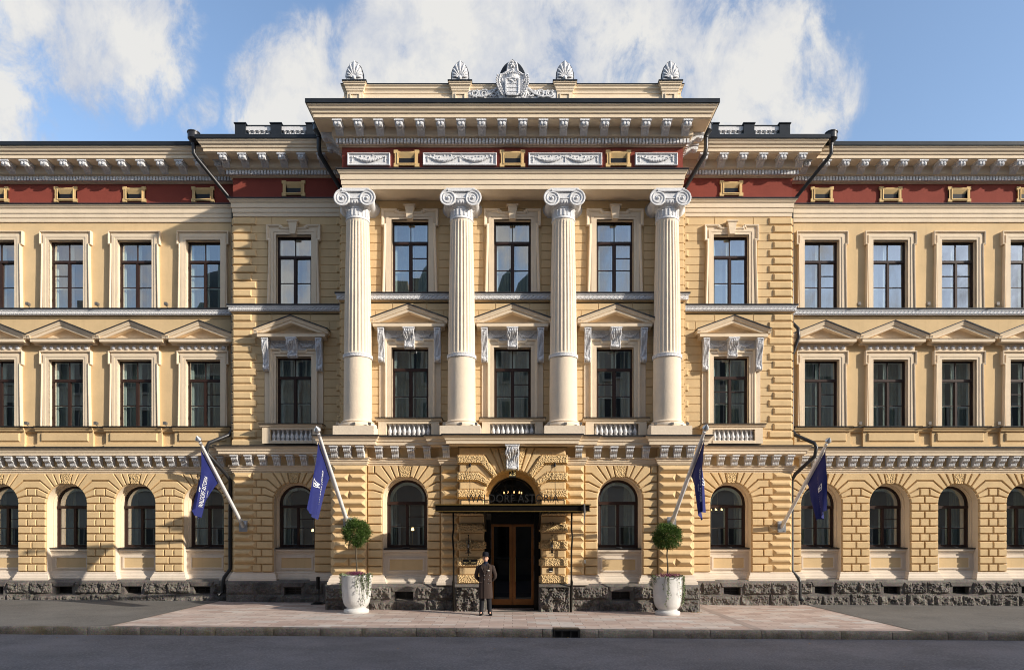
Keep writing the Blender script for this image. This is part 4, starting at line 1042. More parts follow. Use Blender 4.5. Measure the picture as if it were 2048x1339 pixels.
# coat of arms
arms=MB(); yq=yp-.12
cart=[(-.40,15.55),(.40,15.55),(.46,15.8),(.42,16.0),(.33,16.15),(.33,16.3),(.36,16.42),(.40,16.55),(.30,16.62),(.24,16.75),(.22,16.95),(.17,17.12),(0,17.28),(-.17,17.12),(-.22,16.95),(-.24,16.75),(-.30,16.62),(-.40,16.55),(-.36,16.42),(-.33,16.3),(-.33,16.15),(-.42,16.0),(-.46,15.8)]
arms.poly(cart,yq,yq+.25)
sweepXZ(arms,cart[::-1],[(0,yq+.02),(.02,yq-.02),(-.02,yq-.04),(-.04,yq)],closed=True)
shield=[(-.21,15.68),(-.17,15.60),(.17,15.60),(.21,15.68),(.22,16.32),(0,16.38),(-.22,16.32)]
arms.poly(shield,yq-.09,yq); sweepXZ(arms,shield[::-1],[(0,yq-.05),(.02,yq-.11),(-.03,yq-.12),(-.04,yq-.09)],closed=True)
for z in (15.75,15.93,16.1):   # three horizontal lines of relief on the shield
    for i in range(7): arms.ball((-.15+.05*i,yq-.095,z+.012*math.sin(i*1.7)),(.03,.018,.016),5,4)
for q in (-1,1): arms.ball((q*.07,yq-.10,16.25),(.05,.03,.035),8,5); arms.tube([(q*.03,yq-.1,16.2),(q*.1,yq-.11,16.31),(q*.17,yq-.1,16.26)],.014,5)
arms.ball((0,yq-.1,16.2),(.04,.03,.05),6,5)
arms.lathe([(.22,16.40),(.235,16.43),(.225,16.50),(.24,16.53),(.2,16.55)],20,(0,yq+.05,0),(1,.7))
for i in range(9):
    a=R(180+i*22.5); arms.ball((.235*math.cos(a),yq+.05+.17*math.sin(a),16.60),.030,6,5)
    arms.tube([(.22*math.cos(a),yq+.05+.16*math.sin(a),16.54),(.12*math.cos(a),yq+.05+.09*math.sin(a),16.72),(0,yq+.04,16.76)],.016,5)
arms.ball((0,yq-.02,16.80),.045,8,6)
for (x,z,r) in ((0,17.0,.07),(-.06,16.93,.04),(.06,16.93,.04),(0,17.14,.05),(-.09,17.03,.035),(.09,17.03,.035)): arms.ball((x,yq-.02,z),(r,.05,r*1.2),8,6)
for q in (-1,1):   # laurel branches beside the shield
    for i in range(9):
        t=i/8; bx,bz=q*(.27+.16*math.sin(t*2.2)),15.58+.85*t
        for d in (-1,1): arms.tube([(bx,yq-.03,bz),(bx+q*d*.04+q*.03,yq-.07,bz+.09),(bx+q*d*.07+q*.02,yq-.04,bz+.17)],[.02,.035,.006],5)
    arms.tube([(q*.3,yq-.02,15.55),(q*.44,yq-.03,15.9),(q*.40,yq-.03,16.3)],.025,6)
arms.v=[(x*(1 if z<16.7 else .72),y,z) for x,y,z in arms.v]
arms.v=[(x,y,16.12+(z-15.55)*.70 if z<17.3 else z) for x,y,z in arms.v]
arm=ob('coat_of_arms',arms,M['ornament'],hotel,smooth=40)
h=MB(); hood=[(-.50,15.5)]+[(-.50*math.cos(R(a))**.9,16.45+.93*math.sin(R(a))**1.12) for a in range(0,91,9)]+[(.50*math.cos(R(a))**.9,16.45+.93*math.sin(R(a))**1.12) for a in range(81,-1,-9)]+[(.50,15.5)]
h.poly(hood[::-1],yq+.16,yq+.6); ob('arms_hood',h,M['roof'],arm)
sr=MB(); rs=random.Random(5)
sr.box(-1.39,1.39,yp-.02,yp+.12,15.5,16.43)
for q in (-1,1):
    for k in range(3):
        cx=q*(.60+.29*k); rr0=.13
        P=[(cx+q*rr0*(1-i/22*.8)*math.cos(i*.5+k),yp-.05,16.30+rr0*(1-i/22*.8)*math.sin(i*.5+k)) for i in range(20)]; sr.tube(P,.022,5)
        for i in range(9):
            a=rs.uniform(0,6.28); d=rs.uniform(.05,.18); sr.ball((cx+d*math.cos(a),yp-.045,16.30+d*.7*math.sin(a)),(rs.uniform(.02,.045),.03,rs.uniform(.015,.035)),6,4)
    sr.tube([(q*.42,yp-.05,16.50),(q*.52,yp-.06,16.44),(q*.66,yp-.06,16.30),(q*.95,yp-.05,16.2),(q*1.3,yp-.05,16.24)],[.05,.045,.03,.03,.02],6)
obs('scroll_relief',sr,M['ornament'],hotel,[0],smooth=40)
# attic balustrades over the side bays
for s in (-1,1):
    m=MB(); y=1.15
    for x in (9.30,8.08,6.86,5.7): m.box(s*x-.18,s*x+.18,y-.15,y+.2,15.4,16.44); m.box(s*x-.21,s*x+.21,y-.18,y+.23,16.44,16.475)
    ro=obs('roof_balustrade_post',m,M['roof'],hotel,[s*6.3,s*7.4,s*8.7])
    m=MB()
    for x in (8.69,7.47,6.28): 
        m.box(s*x-.43,s*x+.43,y-.08,y+.10,16.26,16.40)
        for i in range(5): m.lathe([(r,z+15.88) for r,z in baluster(.38,.08)],8,(s*x-.34+.17*i,y,0))
    obs('roof_balusters',m,M['white'],hotel,[s*6.86,s*8.08])
    m=MB(); m.box(*sorted((s*5.5,s*9.5)),y-.10,y+.13,16.40,16.425); ob('roof_balustrade_rail',m,M['roof'],hotel)
# roof body closing the building
m=MB(); m.box(-XEND,XEND,YW+3.3,YW+12,0,16.2); m.box(-XEND,XEND,1.8,YW+12,15.3,15.7); m.box(-5.2,5.2,-.3,8,15.3,15.75)
ob('roof_deck',m,M['roof'],hotel)
# downpipes
def pipe(pts,r,head,foot=None):
    m=MB(); m.tube(pts,r,10); 
    for (a,b) in zip(pts,pts[1:]):
        if abs(a[0]-b[0])<.01 and abs(a[2]-b[2])>1.5:
            k=int((a[2]-b[2])/1.4)
            for i in range(1,k+1):
                z=a[2]-(a[2]-b[2])*i/(k+1); m.lathe([(r*1.18,-.025),(r*1.18,.025)],10,(a[0],a[1],z))
    o=ob('downpipe',m,M['pipe'],hotel,smooth=40)
    h=MB(); h.lathe([(r*1.1,-.18),(r*1.2,-.12),(.17,.0),(.19,.02),(.19,.20),(.21,.21),(.21,.24),(.16,.24)],16,head); ob('rainwater_head',h,M['pipe'],o,smooth=30)
for s in (-1,1):
    y1=YW-.04-.9
    hx=10.62; X=XB+.09
    pts=[(s*hx,y1-.12,15.42),(s*hx,y1-.12,15.1),(s*(hx-.1),y1-.05,14.95),(s*(X+.05),YW-.22,13.95),(s*X,YW-.17,13.85),(s*X,YW-.22,10.5)]
    if s>0: pts+=[(X,YW-.22,9.75),(X+.15,YW-.35,9.5),(X+.17,YW-.36,9.2),(X,YW-.22,8.6)]
    if s<0: pts+=[(-X,YW-.22,6.1),(-X-.1,YW-.3,5.85),(-X-.55,YB-.45,5.5),(-X-.62,YB-.45,5.35),(-X-.60,YB-.45,5.15),(-X-.15,YB-.05,4.5),(-X-.09,YW-.22,4.3),(-X-.09,YW-.22,1.25),(-X-.25,YW-.35,.95),(-X-.28,YW-.38,.8),(-X-.30,YW-.38,.45),(-X-.40,YW-.48,.36)]
    else: pts+=[(X,YW-.22,6.05),(X+.08,YW-.3,5.85),(X+.50,YB-.42,5.5),(X+.56,YB-.45,5.35),(X+.50,YB-.45,5.05),(X+.02,YB-.05,4.5),(X-.02,YW-.24,4.3),(X-.02,YW-.24,1.2),(X+.15,YW-.4,.92),(X+.18,YW-.42,.8),(X+.18,YW-.42,.25),(X+.24,YW-.52,.16)]
    pipe(pts,.062 if s>0 else .066,(s*hx,y1-.12,15.55))
    pipe([(s*(XA+.98),.12,15.42),(s*(XA+.98),.12,15.1),(s*(XA+.95),.15,14.9),(s*(XC+.15),.72,14.0),(s*(XC+.12),.78,13.7),(s*(XC+.12),.85,13.35)],.075,(s*(XA+.98),.12,15.62))

# ------------------------------------------------------------------ entrance
dz0=.04; yd=-.42
m=MB()
for s in (-1,1):
    a=sorted((s*.03,s*.10)); m.box(*a,yd,yd+.06,dz0+.12,2.74)
    a=sorted((s*.60,s*.68)); m.box(*a,yd,yd+.06,dz0+.12,2.74)
    a=sorted((s*.10,s*.60)); m.box(*a,yd+.002,yd+.058,dz0+.12,dz0+.30); m.box(*a,yd+.002,yd+.058,2.66,2.74)
dr=ob('entrance_door',m,M['copper'],hotel)
m=MB()
for s in (-1,1): m.box(*sorted((s*.004,s*.028)),yd-.02,yd+.05,dz0+.12,2.74)
ob('meeting_stile',m,M['copper'],dr)
m=MB()
for s in (-1,1): m.box(*sorted((s*.085,s*.10)),yd-.05,yd-.035,.9,1.7); m.box(*sorted((s*.085,s*.10)),yd-.05,yd,1.66,1.69); m.box(*sorted((s*.085,s*.10)),yd-.05,yd,.91,.94)
ob('handle',m,M['gold'],dr)
m=MB()
for s in (-1,1): a,b=sorted((s*.10,s*.60)); m.add([(a,yd+.03,dz0+.3),(b,yd+.03,dz0+.3),(b,yd+.03,2.66),(a,yd+.03,2.66)],[(0,1,2,3)])
ob('glass',m,M['doorglass'],dr)
m=MB()   # dark door lining
for s in (-1,1):
    a=sorted((s*.68,s*.86)); m.box(*a,YT+.35,yd+.1,0,3.3)
    m.box(*sorted((s*.68,s*.74)),yd-.08,yd+.08,0,3.4)
m.box(-.74,.74,yd-.10,yd+.08,2.74,3.42); m.box(-.72,.72,yd-.05,yd+.1,-.1,dz0+.12); m.box(-.72,.72,yd-.12,yd-.06,3.0,3.06)
ob('door_lining',m,M['canopy'],hotel)
m=MB()
for s in (-1,1):
    for z in (.95,1.45,1.95,2.3): m.box(*sorted((s*.672,s*.68)),YT+.5,YT+.53,z,z+.3)
ob('lining_strips',m,M['metal'],hotel)
m=MB(); fr=archpath(0,3.51,.735,3.42,24); sweepXZ(m,fr,[(0,-.36),(-.06,-.36),(-.06,-.28)])
for a in range(30,151,30): m.tube([(.2*math.cos(R(a)),-.33,3.51+.2*math.sin(R(a))),(.69*math.cos(R(a)),-.33,3.51+.69*math.sin(R(a)))],.014,5)
m.tube([(.2*math.cos(R(a)),-.33,3.51+.2*math.sin(R(a))) for a in range(0,181,15)],.014,5); m.tube([(.45*math.cos(R(a)),-.33,3.51+.45*math.sin(R(a))) for a in range(0,181,10)],.012,5)
fo=ob('fanlight',m,M['black'],hotel); m=MB(); m.poly([(-.69,3.42),(.69,3.42)]+arcpts(0,3.51,.69,0,180,20),-.31); ob('glass',m,M['doorglass'],fo)
m=MB(); m.box(-.87,.87,yd-.1,YC+3,-.12,.03); m.box(-.87,.87,YT-.25,yd-.05,-.12,.055); ob('threshold',m,M['granite_s'],hotel)

# canopy, a thing of its own
can=empty('entrance_canopy',(0,YT,0)); tag(can,'flat dark bronze canopy with brass edges over the doors on two thin posts','canopy')
def cob(name,mb,mt,**k): mb.v=[(x,y-YT,z) for x,y,z in mb.v]; return ob(name,mb,mt,can,**k)
YK=-3.02; HW=2.18
m=MB(); m.box(-HW,HW,YK,YK+.07,3.045,3.20); m.box(-HW,-HW+.06,YK+.07,YT-.1,3.045,3.20); m.box(HW-.06,HW,YK+.07,YT-.1,3.045,3.20); m.box(-HW+.06,HW-.06,YT-.17,YT-.1,3.045,3.20)
for x in (-1.1,0,1.1): m.box(x-.03,x+.03,YK+.07,YT-.17,3.06,3.17)
cob('canopy_frame',m,M['canopy'])
m=MB(); m.box(-HW-.04,HW+.04,YK-.04,YT-.06,3.203,3.235); m.box(-HW-.02,HW+.02,YK-.03,YK+.0,3.02,3.043); cob('brass_edge',m,M['gold'])
m=MB(); m.box(-HW+.06,HW-.06,YK+.075,YT-.175,3.10,3.115); cob('soffit',m,M['canopy'])
for s in (-1,1):
    m=MB(); m.tube([(s*1.80,YT-.28,3.05),(s*1.79,YT-.28,2.55),(s*1.82,YT-.28,2.35),(s*1.79,YT-.27,1.9),(s*1.79,YT-.26,1.05),(s*1.80,YT-.25,.95),(s*1.78,YT-.24,.2),(s*1.78,YT-.24,-.02)],[.028,.028,.028,.028,.028,.042,.042,.03],8); cob('post',m,M['canopy'],smooth=40)
    m=MB(); m.tube([(s*1.30,YT-.06,4.53),(s*1.28,YK+1.1,3.24)],.008,5); m.lathe([(.03,-.05),(.03,.05)],8,(s*1.30,YT-.08,4.53)); cob('tie_rod',m,M['black'])
    m=MB(); m.extx([(YT-.1,2.55),(YT-.16,2.55),(YT-.9,3.0),(YT-.95,3.045),(YT-.1,3.045),(YT-.1,2.95),(YT-.75,2.98),(YT-.1,2.68)],s*.82-.03,s*.82+.03); cob('bracket',m,M['canopy'])
m=MB(); m.tube([(2.02,YK-.06,3.24),(2.03,YK-.07,3.0),(2.01,YK-.06,2.62)],[.02,.03,.006],6); cob('pennant_clip',m,M['grey'])

def text_mesh(txt,size,extrude=0.0,spacing=1.0,align='CENTER'):
    cu=bpy.data.curves.new('t','FONT'); cu.body=txt; cu.size=size; cu.extrude=extrude; cu.align_x=align; cu.space_character=spacing; cu.resolution_u=3
    o=bpy.data.objects.new('t',cu); col.objects.link(o); dg=bpy.context.evaluated_depsgraph_get(); me=bpy.data.meshes.new_from_object(o.evaluated_get(dg))
    mb=MB(); mb.v=[tuple(v.co) for v in me.vertices]; mb.f=[tuple(p.vertices) for p in me.polygons]
    bpy.data.objects.remove(o); return mb
# lettering on the canopy
sg=empty('hotel_name_sign',(0,YK+.35,3.235)); tag(sg,'thin grey metal letters reading WALDORF ASTORIA standing on the canopy roof','sign')
t=text_mesh('WALDORF ASTORIA',.335,.018,1.06); xs=[v[0] for v in t.v]; mid=(max(xs)+min(xs))/2; k=2.66/(max(xs)-min(xs))
t.v=[((x-mid)*k,-z,y*1.0+.075) for x,y,z in t.v]; ob('letters',t,mat('letter_metal',(.035,.035,.037),.35,metal=.5,bump=0),sg)
m=MB(); m.box(-1.5,1.5,.04,.06,.13,.155)
for x in (-1.5,-1.48,1.48,1.5,-.55,.55): m.box(x-.008,x+.008,.04,.06,0,.13)
ob('sign_rail',m,M['black'],sg)
# house number lamp
nl=empty('house_number_lamp',(0,YT-.02,4.15)); tag(nl,'small dark box lamp with the house number 23 hanging in the portal arch','sign')
m=MB(); m.box(-.11,.11,-.05,.05,0,.26); m.box(-.13,.13,-.07,.07,.26,.285); m.box(-.01,.01,-.01,.01,.285,.36); ob('lamp_box',m,M['black'],nl)
m=MB(); m.box(-.095,.095,-.056,-.051,.02,.24); ob('glass_face',m,M['numlamp'],nl)
t=text_mesh('23',.22); t.v=[(x,-.06,y+.05) for x,y,z in t.v]; ob('numerals',t,M['lettergold'],nl)
# small numerals sign on the right pier
s2=empty('address_lettering',(wx(1111,YT-.13),YT-.15,wz(1053,YT-.13))); tag(s2,'small metal number 23 above gold address letters on the right entrance pier','sign')
t=text_mesh('23',.15); t.v=[(x-.12,0,y+.05) for x,y,z in t.v]; ob('numerals',t,M['black'],s2)
t=text_mesh('YRJÖNKATU',.095,0,1.02); t.v=[(x+.0,-.03,y-.07) for x,y,z in t.v]; ob('letters',t,M['lettergold'],s2)
# plaque
pq=empty('wall_plaque',(wx(940,YT-.13),YT-.135,wz(1122.5,YT-.13))); tag(pq,'dark plaque with gold emblem and lettering on the left entrance pier','sign')
m=MB(); m.box(-.215,.215,-.02,0,-.075,.075); ob('plate',m,M['black'],pq)
t=text_mesh('WALDORF ASTORIA',.042); t.v=[(x,-.024,y-.04) for x,y,z in t.v]; ob('letters',t,M['lettergold'],pq)
def emblem(sz):
    m=MB()
    for (a,b) in (((-.5,.45),(-.25,-.4)),((-.25,-.4),(.0,.3)),((0,.3),(.22,-.4)),((.22,-.4),(.5,.5)),((-.5,.45),(.5,.5)),((-.2,.1),(.05,-.3))):
        d=Vector((b[0]-a[0],b[1]-a[1])); n=Vector((-d.y,d.x)).normalized()*.055
        m.add([((a[0]+n.x)*sz,0,(a[1]+n.y)*sz),((a[0]-n.x)*sz,0,(a[1]-n.y)*sz),((b[0]-n.x)*sz,0,(b[1]-n.y)*sz),((b[0]+n.x)*sz,0,(b[1]+n.y)*sz)],[(0,1,2,3)])
    return m
e=emblem(.06); e.v=[(x,-.024,z+.03) for x,y,z in e.v]; ob('emblem',e,M['lettergold'],pq)
# lanterns, intercom, box
def lantern(x,lab):
    o=empty('wall_lantern',(x,YT-.13,wz(1090,YT-.2))); tag(o,lab,'lamp','wall lanterns beside the doors')
    m=MB(); m.tube([(0,-.10,-.30),(0,-.10,.32)],.010,6); m.lathe([(.10,-.235),(.10,-.22)],12,(0,-.10,0)); m.lathe([(.10,.20),(.10,.215)],12,(0,-.10,0)); m.box(-.02,.02,-.1,.06,-.02,.02); m.ball((0,-.10,-.29),.02,6,5); m.ball((0,-.10,.31),.02,6,5); m.lathe([(.035,-.22),(.02,-.13)],8,(0,-.10,0)); m.lathe([(.06,0.05),(.06,.055)],16,(0,0,0)); ob('lantern_frame',m,M['black'],o)
    m=MB(); m.lathe([(.085,-.22),(.085,.20)],16,(0,-.10,0)); ob('glass',m,M['lampglass'],o,smooth=30)
    m=MB(); m.ball((0,-.10,-.02),(.03,.03,.06),8,6); ob('bulb',m,M['metal'],o,smooth=True)
lantern(wx(937,YT-.2),'slim glass cylinder lantern on the left entrance pier above the dark plaque'); lantern(wx(1104,YT-.2),'slim glass cylinder lantern on the right entrance pier under the address letters')
o=empty('door_intercom',(wx(1102,YT-.1),YT-.06,wz(1139,YT-.1))); tag(o,'small square black door intercom with a white label low on the right entrance pier','intercom')
m=MB(); m.box(-.06,.06,-.03,.01,-.06,.06); ob('housing',m,M['black'],o); m=MB(); m.box(-.045,.045,-.034,-.031,-.05,-.03); ob('name_strip',m,M['badge'],o)
o=MB(); o.box(-.055,.055,-.05,.0,-.055,.055); o.box(-.045,.045,-.055,-.05,-.045,.045); o=ob('junction_box',o,M['badge'],None,loc=(wx(1168,YG-.06),YG-.055,wz(1122,YG-.06))); tag(o,'small white square box on the yellow wall right of the entrance','box')

# ------------------------------------------------------------------ flagpoles
def flagpole(x,Y,zb,tip,lab,wind,seed,mirror):
    base=Vector((x,Y,zb)); T=Vector(tip)-base
    o=empty('flagpole',base); tag(o,lab,'flagpole','flagpoles on the hotel front')
    m=MB(); m.tube([(0,-.02,0),T*.5,T],[.062,.055,.040],12); 
    ob('pole',m,M['polemat'],o,smooth=40)
    m=MB(); m.box(-.14,.14,-.03,.0,-.18,.20)
    m.tube([(0,0,0),T*.085],.072,10); 
    for a in (-.1,.1):
        for b in (-.14,.16): m.lathe([(0,-.0),(.015,0),(.015,.02),(0,.02)],6,(a,-.05,b))
    m.tube([T*.12+Vector((-.05,0,0)),T*.15+Vector((-.07,0,0)),T*.16+Vector((-.05,0,.0))],.012,5)
    ob('wall_bracket',m,M['metal'],o,smooth=30)
    m=MB(); n=T.normalized(); c=T+n*.02; m.tube([c,c+n*.03,c+n*.06,c+n*.12,c+n*.17,c+n*.24],[.03,.035,.075,.09,.06,.005],12); m.tube([c-n*.12,c-n*.03],.045,10); ob('finial',m,M['metal'],o,smooth=40)
    m=MB(); d=Vector((-.07 if x<0 else .07,0,-.02)); m.tube([T*.93+d*.6,T*.55+d],.012,6); m.tube([T*.55+d,T*.16+d*.6],.006,5); ob('halyard',m,M['polemat'],o)
    rn=random.Random(seed)
    h0=T*.94+d; h1=T*.56+d; phs=rn.random()*6
    def S(u,v):       # u along the hoist from the tip, v down the fly
        p=h0.lerp(h1,u)
        L=1.82-.62*u; 
        gather=(1-.62*v**.6)                    # the cloth falls together towards the lower edge
        hx=Vector((0,0,0)); cen=h0.lerp(h1,.35)
        q=Vector((cen.x,cen.y,p.z)).lerp(Vector((p.x,p.y,p.z)),gather)
        fold=.075*min(1,v*2.2)*math.sin(u*9.5+phs+v*1.2)+.03*v*math.sin(u*21+phs*2)
        y2=q.y+ .05*v*math.cos(u*8+phs)
        return Vector((q.x+wind*v+fold+ (.10*wind)*v*v, y2, p.z-L*v+ .05*v*math.sin(u*7+phs)))
    m=MB(); nu,nv=30,30
    vs=[S(i/nu,j/nv) for j in range(nv+1) for i in range(nu+1)]; m.add(vs,[(j*(nu+1)+i,j*(nu+1)+i+1,(j+1)*(nu+1)+i+1,(j+1)*(nu+1)+i) for j in range(nv) for i in range(nu)])
    fo=ob('flag',m,M['flag'],o,smooth='all')
    sd=o; t=text_mesh('WALDORF ASTORIA',.215,0,1.0); t2=text_mesh('HELSINKI',.10,0,1.1); e=emblem(.36)
    t.v=[(x_,y_,0) for x_,y_,z_ in t.v]; t2.v=[(x_,y_-.15,0) for x_,y_,z_ in t2.v]; e.v=[(x_,z_+.34,0) for x_,y_,z_ in e.v]
    # the two sides of the cloth carry the print
    camside=-1
    bm=bmesh.new()
    allv=MB(); allv.add(t.v,t.f); allv.add(t2.v,t2.f); allv.add(e.v,e.f)
    me=bpy.data.meshes.new('tmp'); me.from_pydata(allv.v,[],allv.f); bm.from_mesh(me)
    for f_ in range(4):
        bmesh.ops.triangulate(bm,faces=bm.faces)
        ed=[g for g in bm.edges if g.calc_length()>.045]
        if ed: bmesh.ops.subdivide_edges(bm,edges=ed,cuts=1)
    for sd_ in (1,-1):
        q=MB(); V=[]
        for v in bm.verts:
            X_,Z_=v.co.x*sd_*camside,v.co.y      # text runs along the fly, which hangs down
            vv=.52-(-X_ if False else X_)*.30*(-1)*1.0
            uu=.50-Z_*.62
            vv=min(max(vv,.02),.98); uu=min(max(uu,.02),.98)
            p=S(uu,vv); du=S(min(uu+.01,1),vv)-p; dv=S(uu,min(vv+.01,1))-p; nn=du.cross(dv).normalized()
            if nn.x<0: nn=-nn
            V.append(p+nn*.013*sd_*1.0)
        bm.verts.index_update(); q.add(V,[tuple(w_.index for w_ in f_.verts) for f_ in bm.faces]); ob('flag_print',q,M['flagtext'],fo)
    bm.free()
YF=-.12
flagpole(wx(487,YB-.1),YB-.1,wz(1052,YB-.1),(wx(400,-2.2),-2.2,wz(884,-2.2)),'leftmost of four flagpoles, white, fixed beside the left downpipe, blue flag',-.30,3,0)
flagpole(wx(696,YP-.12),YP-.12,wz(1047,YP-.12),(wx(637,-4.35),-4.35,wz(866,-4.35)),'white flagpole above the left planter, its blue flag showing WALDORF',-.26,11,0)
flagpole(wx(1343,YP-.12),YP-.12,wz(1046,YP-.12),(wx(1409,-4.6),-4.6,wz(862,-4.6)),'grey flagpole above the right planter with a narrow hanging blue flag',.06,5,1)
flagpole(wx(1563,YB-.1),YB-.1,wz(1053,YB-.1),(wx(1653,-2.3),-2.3,wz(887,-2.3)),'rightmost of four flagpoles, grey, fixed beside the right downpipe, blue flag',.10,8,1)

# ------------------------------------------------------------------ planters and plants
def leafcloud(m,pts,size,rn,flat=.45):
    for p,nv in pts:
        a=Vector((rn.gauss(0,1),rn.gauss(0,1),rn.gauss(0,1))).normalized(); d=(nv*1.0+a*.8).normalized(); s=d.cross(Vector((rn.gauss(0,1),rn.gauss(0,1),rn.gauss(0,1)))).normalized()
        L=size*rn.uniform(.7,1.4); w=L*flat
        m.add([p-s*w*.3,p+d*L*.5-s*w*.5,p+d*L,p+d*L*.5+s*w*.5,],[(0,1,2,3)])
def planter(x,Y,lab,ltree,lh,li,zb_,seed):
    g=gz(x,Y); o=empty('planter',(x,Y,g)); tag(o,lab,'planter','white planters beside the entrance')
    m=MB(); m.lathe([(.355,0),(.37,.02),(.37,.085),(.35,.11),(.30,.125),(.275,.145),(.28,.165),(.33,.21),(.375,.29),(.405,.42),(.425,.62),(.435,.85),(.445,1.08),(.45,1.11),(.44,1.125),(.415,1.125),(.405,1.06)],40); ob('pot',m,M['pot'],o,smooth=50)
    m=MB(); m.lathe([(.0,1.06),(.41,1.05)],24); ob('soil',m,M['soil'],o)
    rn=random.Random(seed)
    t=empty('topiary_tree',(x,Y,g+1.05)); tag(t,ltree,'tree','clipped ball trees')
    m=MB(); m.tube([(0,0,0),(.01,0,.35),(-.015,0,.7),(0,0,1.0),(0,0,zb_)],[.028,.022,.02,.022,.015],7)
    for i in range(14):
        a=rn.uniform(0,6.28); e=rn.uniform(-.4,1.2); d=Vector((math.cos(a)*math.cos(e),math.sin(a)*math.cos(e),math.sin(e)))*.3; m.tube([(0,0,zb_-.15),Vector((0,0,zb_))+d],[.010,.004],4)
    ob('trunk',m,M['bark'],t)
    m=MB(); C=Vector((0,0,zb_)); pts=[]
    clumps=[]
    for i in range(170):
        d=Vector((rn.gauss(0,1),rn.gauss(0,1),rn.gauss(0,1))).normalized(); clumps.append((d,rn.uniform(.28,.385)+(.05 if rn.random()<.12 else 0)))
    for d,r in clumps:
        c=C+d*r
        for j in range(42):
            q=Vector((rn.gauss(0,1),rn.gauss(0,1),rn.gauss(0,1)))*.035; pts.append((c+q,(d*.8+q.normalized()*.7+Vector((0,0,.2))).normalized()))
    for i in range(2500):
        d=Vector((rn.gauss(0,1),rn.gauss(0,1),rn.gauss(0,1))).normalized(); pts.append((C+d*rn.uniform(.15,.34),d))
    leafcloud(m,pts,.05,rn,.35); ob('crown',m,M['leaf'],t)
    # heather
    hh=MB(); rn2=random.Random(seed+1); 
    hb=empty('heather_plants',(x,Y,g+1.06)); tag(hb,lh,'flowers','flowering heather in the planters')
    for i in range(330):
        a=rn2.uniform(-2.9,-.2) if rn2.random()<.75 else rn2.uniform(0,6.28); r=rn2.uniform(.02,.36); bx,by=math.cos(a)*r,math.sin(a)*r
        if seed==1 and bx<-.22: continue
        h=rn2.uniform(.08,.17); tx,ty=bx*1.15+rn2.gauss(0,.015),by*1.15
        n=5
        for k in range(n):
            f=k/n; p=Vector((bx+(tx-bx)*f,by+(ty-by)*f,h*f+.02)); leafcloud(hh,[(p,Vector((rn2.gauss(0,.5),rn2.gauss(0,.5),1)))],.035,rn2,.4)
    ob('blooms',hh,M['heather'],hb)
    iv=empty('ivy_plant',(x,Y,g+1.06)); tag(iv,li,'plant','ivy trailing over the planters')
    im=MB(); st=MB()
    for i in range(260):
        a=rn2.uniform(0,6.28); r=rn2.uniform(.30,.46); leafcloud(im,[(Vector((math.cos(a)*r,math.sin(a)*r,rn2.uniform(.0,.10))),Vector((math.cos(a),math.sin(a),.4)))],.05,rn2,.8)
    for (ang,L,nn,sp) in ([(-45,.95,9,.35),(-62,.55,6,.3),(-25,.7,4,.3),(-150,.8,3,.25)] if x<0 else [(-100,.95,5,.2),(-30,.95,8,.35),(-10,1.0,4,.3),(-165,.35,5,.5)]):
        for k in range(nn):
            aa=R(ang)+rn2.gauss(0,sp*.5); ln=L*rn2.uniform(.35,1); P=[]; rr=.455
            for j in range(14):
                t_=j/13; z=.06-ln*max(0,t_-.08); zz=1.06+z
                rad=.47 if zz>.6 else (.45 if zz>.35 else .41)
                aa+=rn2.gauss(0,.025); P.append(Vector((math.cos(aa)*rad,math.sin(aa)*rad,z)))
            st.tube(P,.004,4)
            for j in range(int(ln*40)):
                p=P[min(13,int(rn2.random()*14))]; leafcloud(im,[(p+Vector((rn2.gauss(0,.012),rn2.gauss(0,.012),rn2.gauss(0,.02))),Vector((math.cos(aa),math.sin(aa),-.3)))],.038,rn2,.8)
    ob('leaves',im,M['ivy'],iv); ob('stems',st,M['bark'],iv)
planter(wx(713,-2),-2.0,'tall white urn planter standing left of the hotel entrance','dark green clipped ball tree on a thin trunk in the left white planter','purple flowering heather filling the top of the left planter','variegated ivy trailing down the right side of the left planter',1.33,1)
planter(wx(1335,-2),-2.0,'tall white urn planter standing right of the hotel entrance','dark green clipped ball tree on a thin trunk in the right white planter','purple flowering heather filling the top of the right planter','variegated ivy trailing down the front and right of the right planter',1.27,2)

